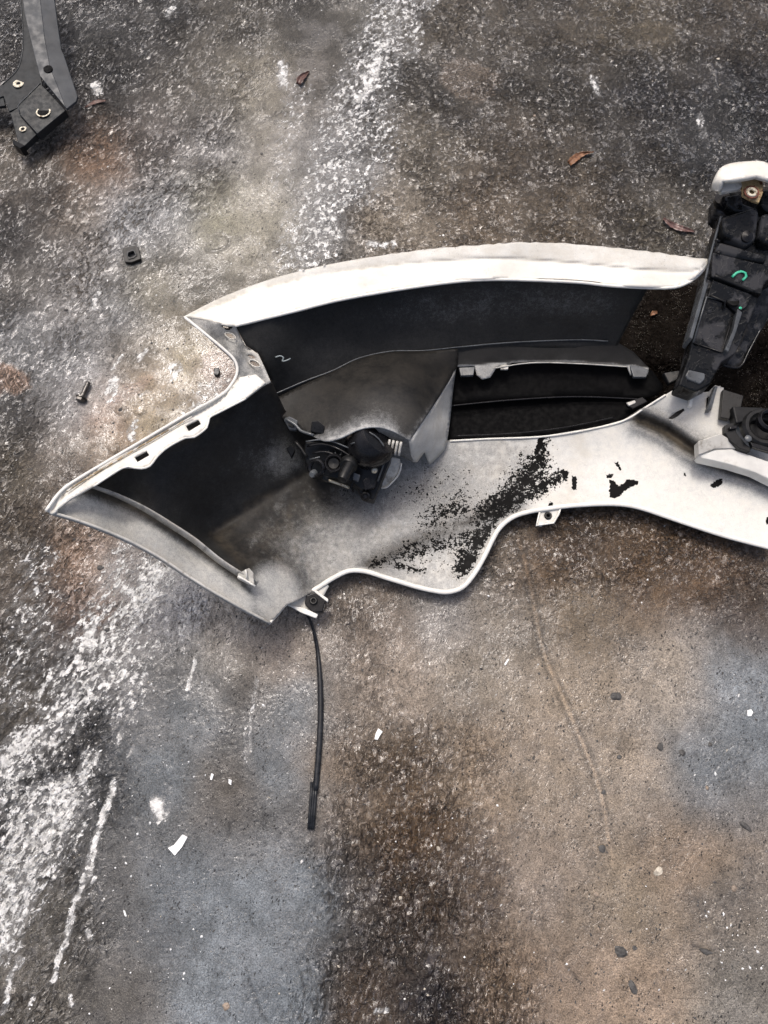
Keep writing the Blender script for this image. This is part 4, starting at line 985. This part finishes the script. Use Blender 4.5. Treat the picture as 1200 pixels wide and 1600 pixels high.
# ------------------------------------------------------------------ grey steel bracket, top left
sb = empty('steel_bracket', P(60, 120, 0))
tag(sb, 'dark grey pressed steel bracket with washers, poking in from the upper left corner', 'bracket')
def flat(pts, z, dzdx=0., dzdy=0., x0=60, y0=120): return [(x, y, z + (x - x0) * dzdx + (y - y0) * dzdy) for x, y in pts]
pa = dict(z=.066, dzdx=-.00012, dzdy=-.00012)
arm = prism('arm', flat([(28,-60),(64,-60),(62,-20),(63,0),(70,60),(78,104),(104,170),(62,118),(52,80),(38,20)], **pa), .005, M_STEEL, sb, bevel=.0010)
pb = dict(z=.0665, dzdx=-.00035, dzdy=-.00012, x0=66, y0=60)
prism('arm_slope', [(x, y, .066 + (x - 60) * -.00012 + (y - 120) * -.00012 - max(0, f) * .006) for x, y, f in [(64,-60,0),(88,-60,1),(85,0,1),(92,52,1),(96,78,1),(99,84,1),(121,150,1),(119,158,1),(104,170,0),(78,104,0),(70,60,0),(63,0,0),(62,-20,0)]], .005, M_STEEL, arm, bevel=.0008)
hm = simple('bolt_hole_black', (.002, .002, .002), .9)
lathe('hole', [(.0001, .0010), (.0078, .0010), (.0084, -.002), (.0001, -.002)], P(75, 108, .0657), hm, arm, axis=(.02, .02, 1))
wm = simple('dark_coated_steel', (.016, .019, .021), .5, 0, var=.25, dirt=(.012, .013, .013), dirt_amt=(.6, .75), dscale=120)
pw = dict(z=.046, dzdx=.0001, dzdy=-.0001)
web = prism('web', flat([(-60,170),(4,132),(28,106),(36,70),(34,20),(26,-60),(40,-60),(50,40),(62,112),(66,132),(28,168),(14,174),(5,150),(-20,160)], **pw), .004, wm, sb, bevel=.001)
tube('web_edge', flat([(4,132),(28,107),(36,70),(34,20),(27,-60)], .0465, .0001, -.0001), .0008, M_STEEL, web, n=6)
prism('side_tab', [(-60,128,.030),(2,138,.036),(8,165,.034),(-60,175,.030)], .006, wm, sb)
pl = dict(z=.050, dzdx=.0000, dzdy=-.00012)
lower = prism('lower_box', flat([(63,130),(103,172),(58,209),(30,178),(28,166)], **pl), .016, wm, sb, bevel=.0012)
pf = dict(z=.0465, dzdx=.0000, dzdy=-.00016)
flg = prism('lower_flange', flat([(28,168),(33,178),(58,209),(38,228),(28,222),(16,176)], **pf), .012, wm, sb, bevel=.001)
tube('box_edge', flat([(63,130),(45,148),(28,166),(31,177)], .0504, 0, -.00012), .0010, M_STEEL, lower, n=6)
prism('foot', [(19,217,.032),(28,221,.033),(38,228,.033),(31,232,.030),(20,225,.030)], .02, M_BLACK, sb)
for (x, y, ri, ro, q, p) in ((29,131,.0036,.0098,pw,web), (68,175,.0100,.0128,pl,lower), (36,202,.0032,.0064,pf,flg)):
    z = flat([(x, y)], **q)[0][2]
    ring('washer', P(x, y, z), ri, ro, .0012, M_ZINC, p, axis=(0, .1, 1))
    lathe('hole', [(.0001, .0006), (ri + .0004, .0006), (ri + .0006, -.001), (.0001, -.001)], P(x, y, z), hm, p, axis=(0, .1, 1))

# ------------------------------------------------------------------ small things on the ground
def ground_z(px, py):
    p = unproj(px, py, 0)
    i = int(np.searchsorted(gys, p[1])); j = int(np.searchsorted(gxs, p[0]))
    return float(Zg.reshape(ny, nx)[max(0, i - 2):i + 3, max(0, j - 2):j + 3].max())
def G(px, py, dz=0.0): return P(px, py, ground_z(px, py) + dz)

# square clip nut
cn = empty('clip_nut', G(205, 397)); tag(cn, 'small square black plastic clip nut with a square hole, lying upper left', 'clip nut')
z0 = ground_z(205, 397)
def frame(name, outer, inner, z, depth, mat, parent):
    bm = bmesh.new(); n = len(outer)
    o = [P(x, y, z) for x, y in outer]; i_ = [P(x, y, z) for x, y in inner]; dn = Vector((0, 0, -depth))
    vo = [bm.verts.new(p) for p in o]; vi = [bm.verts.new(p) for p in i_]
    bo = [bm.verts.new(p + dn) for p in o]; bi = [bm.verts.new(p + dn) for p in i_]
    for k in range(n):
        l = (k + 1) % n
        bm.faces.new((vo[k], vo[l], vi[l], vi[k])); bm.faces.new((bo[k], bi[k], bi[l], bo[l]))
        bm.faces.new((vo[k], bo[k], bo[l], vo[l])); bm.faces.new((vi[k], vi[l], bi[l], bi[k]))
    return bm_obj(name, bm, mat, parent, bevel=.0008)
frame('body', [(192,388),(212,383),(216,386),(220,404),(205,410),(195,409),(191,396)], [(199,395),(208,391),(210,392),(213,398),(208,402),(202,403),(199,400)], z0 + .007, .007, M_BLACK, cn)
frame('collar', [(197,393),(207,389),(211,391),(214,399),(209,403),(201,405),(198,401)], [(200,395),(207,392),(209,393),(211,398),(207,401),(203,402),(200,400)], z0 + .0085, .005, M_RUBBER, cn)
# bolt
b0 = G(127, 622, .006); b1 = G(138, 598, .006)
bo = empty('bolt', G(132, 610)); tag(bo, 'short steel hex bolt lying on the slab near the bumper side', 'bolt')
ax = (b1 - b0).normalized(); Lb = (b1 - b0).length
MB = simple('oily_steel', (.09, .085, .08), .35, .7, var=.3, vscale=200, dirt=(.4, .38, .34), dirt_amt=(.6, .7), dscale=250)
lathe('shank', [(.0001, 0)] + [(.0040 - .0004 * (k % 2), Lb * k / 24) for k in range(25)] + [(.0030, Lb + .001), (.0001, Lb + .001)], b0, MB, bo, axis=ax, n=14)
lathe('head', [(.0001, -.006), (.0070, -.006), (.0078, -.005), (.0078, -.001), (.0070, 0), (.0001, 0)], b0, MB, bo, axis=ax, n=6, smooth=False)
lathe('flange', [(.0001, 0), (.0092, 0), (.0092, .0014), (.0001, .0014)], b0, MB, bo, axis=ax, n=20)
# rubber block
rb = prism('rubber_block', [(334,575),(342,574),(343,582),(340,586),(334,585)], .006, M_RUBBER, None, bevel=.001, z=ground_z(338, 580) + .006)
tag(rb, 'tiny black rubber block beside the bumper corner', 'rubber block')

# leaves
def leaf(name, mid, widths, mat, label, curl=.004, z=None):
    pts = spline([(x, y) for x, y in mid], 3); n = len(pts)
    ws = np.interp(np.linspace(0, 1, n), np.linspace(0, 1, len(widths)), widths)
    g = ground_z(*mid[len(mid) // 2])
    bm = bmesh.new(); rows = []
    for i, (x, y) in enumerate(pts):
        a = pts[max(0, i - 1)]; b = pts[min(n - 1, i + 1)]
        d = np.array([b[0] - a[0], b[1] - a[1]]); d /= np.hypot(*d) + 1e-9; nn = np.array([-d[1], d[0]])
        row = []
        for s in (-1, -.5, 0, .5, 1):
            w = ws[i] * s * (1 + .12 * math.sin(i * 2.3 + s * 3))
            zz = g + .0015 + curl * (s * s) + .002 * math.sin(i * .7)
            row.append(bm.verts.new(P(x + nn[0] * w, y + nn[1] * w, max(zz, g + .001))))
        rows.append(row)
    for a, b in zip(rows, rows[1:]):
        for k in range(4): bm.faces.new((a[k], a[k + 1], b[k + 1], b[k]))
    o = bm_obj(name, bm, mat, None, smooth=True)
    m = o.modifiers.new('thickness', 'SOLIDIFY'); m.thickness = .0005
    return tag(o, label, 'leaf', 'fallen dried leaves on the slab')
leaf('leaf', [(889,256),(900,246),(912,240),(928,237)], [4.5, 6, 4.5, 2, .8], M_LEAF_O, 'curled orange brown leaf right of centre on the bare upper slab')
leaf('leaf', [(466,132),(470,122),(476,117),(483,111)], [3.5, 5.5, 5, 3, 1], M_LEAF_R, 'small crumpled dark red leaf beside the white paint band at the top')
leaf('leaf', [(1037,341),(1048,350),(1062,356),(1086,362)], [2, 4.5, 5, 3.5, 1], M_LEAF_P, 'wet pinkish brown leaf left of the black centre support', .003)
leaf('leaf', [(1016,493),(1021,489),(1027,488)], [1.5, 3.5, 2], M_LEAF_O, 'tiny orange leaf scrap in the dark gap inside the bumper', .002)
leaf('leaf', [(132,168),(148,160),(165,157)], [1, 3.2, 1.5], M_LEAF_R, 'thin dark red leaf sliver below the grey steel bracket', .001)

# black sealing strip hanging off the lower tab
strip = empty('sealing_strip', G(490, 1130)); tag(strip, 'long thin black rubber sealing strip trailing down from the bumper tab', 'sealing strip')
sp_pts = [(476,957),(483,966),(490,985),(496,1015),(500,1060),(501,1110),(499,1160),(496,1200),(493,1235)]
gz = lambda x, y, dz: (x, y, ground_z(x, y) + dz)
zs = [.024, .016, .008] + [None] * 20
pts = [(x, y, zs[i] if zs[i] is not None else ground_z(x, y) + .0035) for i, (x, y) in enumerate(sp_pts)]
sj = spline(pts, 8)
bm = bmesh.new(); rad = list(np.interp(np.linspace(0, 1, len(sj)), [0, .2, .5, 1], [.0018, .0026, .0042, .0042]))
add_tube(bm, [P(*q) for q in sj], rad, 10, .8)
bm_obj('strip', bm, M_RUBBER, strip, smooth=True)
bm = bmesh.new(); add_tube(bm, [P(x - 3 if i > 3 else x - .6 * i, y, z + .0015) for i, (x, y, z) in enumerate(pts)], .0012, 6)
bm_obj('edge_bead', bm, M_BLACKGLOSS, strip, smooth=True)
for k, off in enumerate((-5, -1.5, 2)):
    bm = bmesh.new(); add_tube(bm, [P(x + off, y, ground_z(x, y) + .004) for x, y in ((492,1222),(491,1245),(489,1270),(487,1296))], .0021, 8)
    bm_obj('fin', bm, M_RUBBER, strip, smooth=True)

# white chips
chips = [
 ([(285,1304),(293,1308),(284,1324),(273,1337),(262,1325),(272,1320),(279,1311)], 'largest white plastic chip, flared at one end, lower left on grey slab'),
 ([(591,1138),(598,1143),(594,1149),(590,1156),(585,1155),(587,1146)], 'arrow shaped white plastic chip below the middle of the picture'),
 ([(330,1208),(334,1210),(331,1219),(328,1218)], 'thin white sliver, left one of two above the largest chip'),
 ([(357,1217),(362,1219),(361,1227),(357,1224)], 'stubby white sliver, right one of two above the largest chip'),
 ([(192,1422),(195,1423),(198,1432),(195,1432)], 'narrow white sliver standing beside the long white paint scratch'),
 ([(1168,1110),(1174,1108),(1177,1113),(1174,1119),(1168,1119)], 'round white flake near the right edge, level with the strip'),
 ([(788,1037),(794,1029),(796,1030),(790,1040)], 'thin white sliver on brown slab between the strip and the long scar')]
for pts, lab in chips:
    cx = sum(p[0] for p in pts) / len(pts); cy = sum(p[1] for p in pts) / len(pts)
    o = prism('plastic_chip', pts, .0016, M_SHARD, None, bevel=.0003, z=ground_z(cx, cy) + .0018)
    tag(o, lab, 'chip', 'white plastic chips on the slab')

# stones that can be told apart
def stone(px, py, r, mat, label, stretch=1.0, ang=0.0, seed=0):
    rr = random.Random(seed)
    bm = bmesh.new(); bmesh.ops.create_icosphere(bm, subdivisions=2, radius=1)
    S = .70 * r / FPX * (CAM_H / (cT * 1.0)) * (1 + .0)
    c, s = math.cos(ang), math.sin(ang); ph = [rr.uniform(0, 6) for _ in range(6)]
    g = G(px, py)
    for v in bm.verts:
        p = v.co.copy(); k = 1 + .16 * math.sin(3 * p.x + ph[0]) + .12 * math.sin(4 * p.y + ph[1]) + .1 * math.sin(5 * p.z + ph[2]) + rr.uniform(-.06, .06)
        p *= k * S; p.x *= stretch; p.z *= .5
        v.co = Vector((p.x * c - p.y * s, p.x * s + p.y * c, p.z)) + g
    o = bm_obj('stone', bm, mat, None, smooth=False)
    return tag(o, label, 'stone', 'loose stones on the slab')
stones = [
 (962,1088,8,M_STONE_D,'rough dark stone right of the long slab scar',1.3,0),
 (940,1326,6.5,M_STONE_D,'dark stone at the foot of the long slab scar',1.4,-.1),
 (1028,1362,7,M_STONE_L,'whitish lump of grit on the tan slab, lower right',1.4,.6),
 (935,1454,5,M_STONE_T,'small orange tan pebble on the lower right slab',.6,0),
 (970,1487,9,M_STONE_D,'largest dark flat stone near the bottom right',1.6,-.6),
 (992,1481,4,M_STONE_D,'small dark stone just right of the largest dark flat one',1.2,0),
 (989,1543,6.5,M_STONE_D,'elongated dark stone near the bottom edge, right of centre',1.8,-1.2),
 (1103,1487,5,M_STONE_D,'flat dark sliver of stone on the grey lower right slab',3.0,-.3),
 (1147,1388,5,M_STONE_T,'pinkish pebble on grey slab near the right edge',1.2,-.5),
 (1105,1231,4.5,M_STONE_T,'tan pebble on the grey slab near the right edge',.7,.2),
 (1166,1292,6,M_STONE_D,'narrow dark stone by the right edge above the pink pebble',2.4,-.7),
 (1110,1163,4,M_STONE_D,'small black stone above the tan pebble on the grey slab',1.2,.1),
 (1032,1166,6,M_STONE_D,'dark oval stone set in the tan slab beside the grey patch',1.7,1.2),
 (1066,1176,5,M_STONE_D,'dark slim stone on the border of tan and grey slab',1.8,-.9),
 (967,1183,4,M_STONE_D,'dark pebble touching tan slab right of the scar',1.5,.3),
 (943,1238,4.5,M_STONE_D,'dark pebble beside the lower end of the slab scar',1.1,.6),
 (932,1398,5,M_STONE_T,'brown rounded pebble below the foot of the scar',1.0,1.0),
 (354,1572,6,M_STONE_T,'tan clump of grit near the bottom left of centre',1.2,.4),
 (685,1326,4,M_STONE_L,'bright white pebble in the brown wet hollow',1.0,.5),
 (626,1403,3.2,M_STONE_L,'small white pebble lower in the brown wet hollow',1.0,.2),
 (835,180,0.1,M_STONE_L,None,1,0),
 (835,181,3.5,M_STONE_T,'buff pebble on the dark upper slab below the grooved patch',1.3,0),
 (1122,92,3.5,M_STONE_L,'white pebble on the dark slab in the upper right',1.2,.2),
 (1172,239,5,M_STONE_D,'blackish pebble behind the cap of the black support',1.5,-.4),
 (853,241,6,M_STONE_D,None,1.2,0),
 (365,204+0,0,M_STONE_D,None,1,0),
 (365,253,4,M_STONE_D,'small round black pebble in the upper left on pale slab',1.1,0),
 (409,240,3.5,M_STONE_D,'black pebble close to the pale strip, upper left of centre',1.1,0),
 (546,80,5,M_STONE_D,'jagged black grit lump near the top of the white paint band',1.8,.6),
 (190,1100,0,M_STONE_D,None,1,0),
 (157,887,6,M_STONE_D,'grey pebble on the pinkish stain below the bumper tip',1.2,0),
 (167,984,4.5,M_STONE_D,'dark pebble in white paint below the pinkish stain',1.2,.2),
 (188,640,4.5,M_STONE_D,'black pebble below the bolt on the tan slab',1.2,.8),
 (270,578,2.6,M_STONE_D,'black grit grain left of the bumper corner, upper of two',1.0,0),
 (270,598,2.6,M_STONE_D,'black grit grain left of the bumper corner, lower of two',1.0,0),
 (237,536,3,M_STONE_D,'black pebble on the tan slab left of the bumper corner',1.0,0),
 (262,545,2.6,M_STONE_D,'tiny black grain just right of the black pebble on tan slab',1.6,0),
 (103,484,3.4,M_STONE_D,'round black pebble on the grey slab, left side',1.2,0),
 (14,513,4,M_STONE_D,'black pebble at the left edge above the striped brown patch',1.2,0),
 (176,556,3,M_STONE_D,'slim greenish black chip above the bolt',2.2,-1.0),
 (928,1154+0,0,M_STONE_D,None,1,0)]
for i, (x, y, r, m, lab, s_, a_) in enumerate(stones):
    if lab and r > .5: stone(x, y, r, m, lab, s_, a_, i)

# loose grit: too many to count, one mesh
def grit(name, n, mat, zones, rmin, rmax, label, seed):
    r_ = np.random.default_rng(seed); V = []; Fc = []
    Hm = Zg.reshape(ny, nx); wtot = np.array([z[4] for z in zones], float); wtot /= wtot.sum()
    oct_v = np.array([(1,0,0),(-1,0,0),(0,1,0),(0,-1,0),(0,0,1),(0,0,-1)], float)
    oct_f = np.array([(0,2,4),(2,1,4),(1,3,4),(3,0,4),(2,0,5),(1,2,5),(3,1,5),(0,3,5)])
    for k in range(n):
        z = zones[r_.choice(len(zones), p=wtot)]
        x = r_.uniform(z[0], z[2]); y = r_.uniform(z[1], z[3])
        while x > 300 and 400 < y < 760: x = r_.uniform(z[0], z[2]); y = r_.uniform(z[1], z[3])      # nothing lies under the bumper
        p = unproj(x, y, 0); i = min(ny - 1, int(np.searchsorted(gys, p[1]))); j = min(nx - 1, int(np.searchsorted(gxs, p[0])))
        rad = rmin + (rmax - rmin) * r_.random() ** 3
        v = oct_v * rad * r_.uniform(.6, 1.4, (6, 1)); v[:, 2] *= .7
        a = r_.uniform(0, 6.28); c, s = math.cos(a), math.sin(a); stx = r_.uniform(1, 1.8)
        q = v.copy(); q[:, 0] = v[:, 0] * c * stx - v[:, 1] * s; q[:, 1] = v[:, 0] * s * stx + v[:, 1] * c
        q += (p[0], p[1], Hm[i, j]); V.append(q); Fc.append(oct_f + 6 * k)
    me = mesh_np(name, np.concatenate(V), np.concatenate(Fc), False)
    return tag(link(name, me, mat), label, None, None, 'stuff')
allz = [(-20,-20,1220,420,3),(-20,420,420,800,2),(-20,800,420,1000,1),(-20,960,1220,1620,5),(780,830,1220,1620,3)]
grit('dark_grit', 2600, M_STONE_D, allz, .0005, .0019, 'scattered grains of black grit on the wet slab', 11)
grit('pale_grit', 1500, M_STONE_L, [(600,-20,1220,420,5),(-20,-20,1220,1620,3),(520,1100,820,1620,2),(1100,1400,1220,1500,.5)], .0004, .0014, 'scattered pale sand grains on the wet slab', 12)
grit('white_flakes', 420, M_SHARD, [(-20,800,320,1620,5),(400,-20,700,420,2),(1100,1420,1200,1540,.7),(-20,-20,1220,1620,2)], .0006, .0018, 'scattered tiny flakes of white paint on the slab', 13)
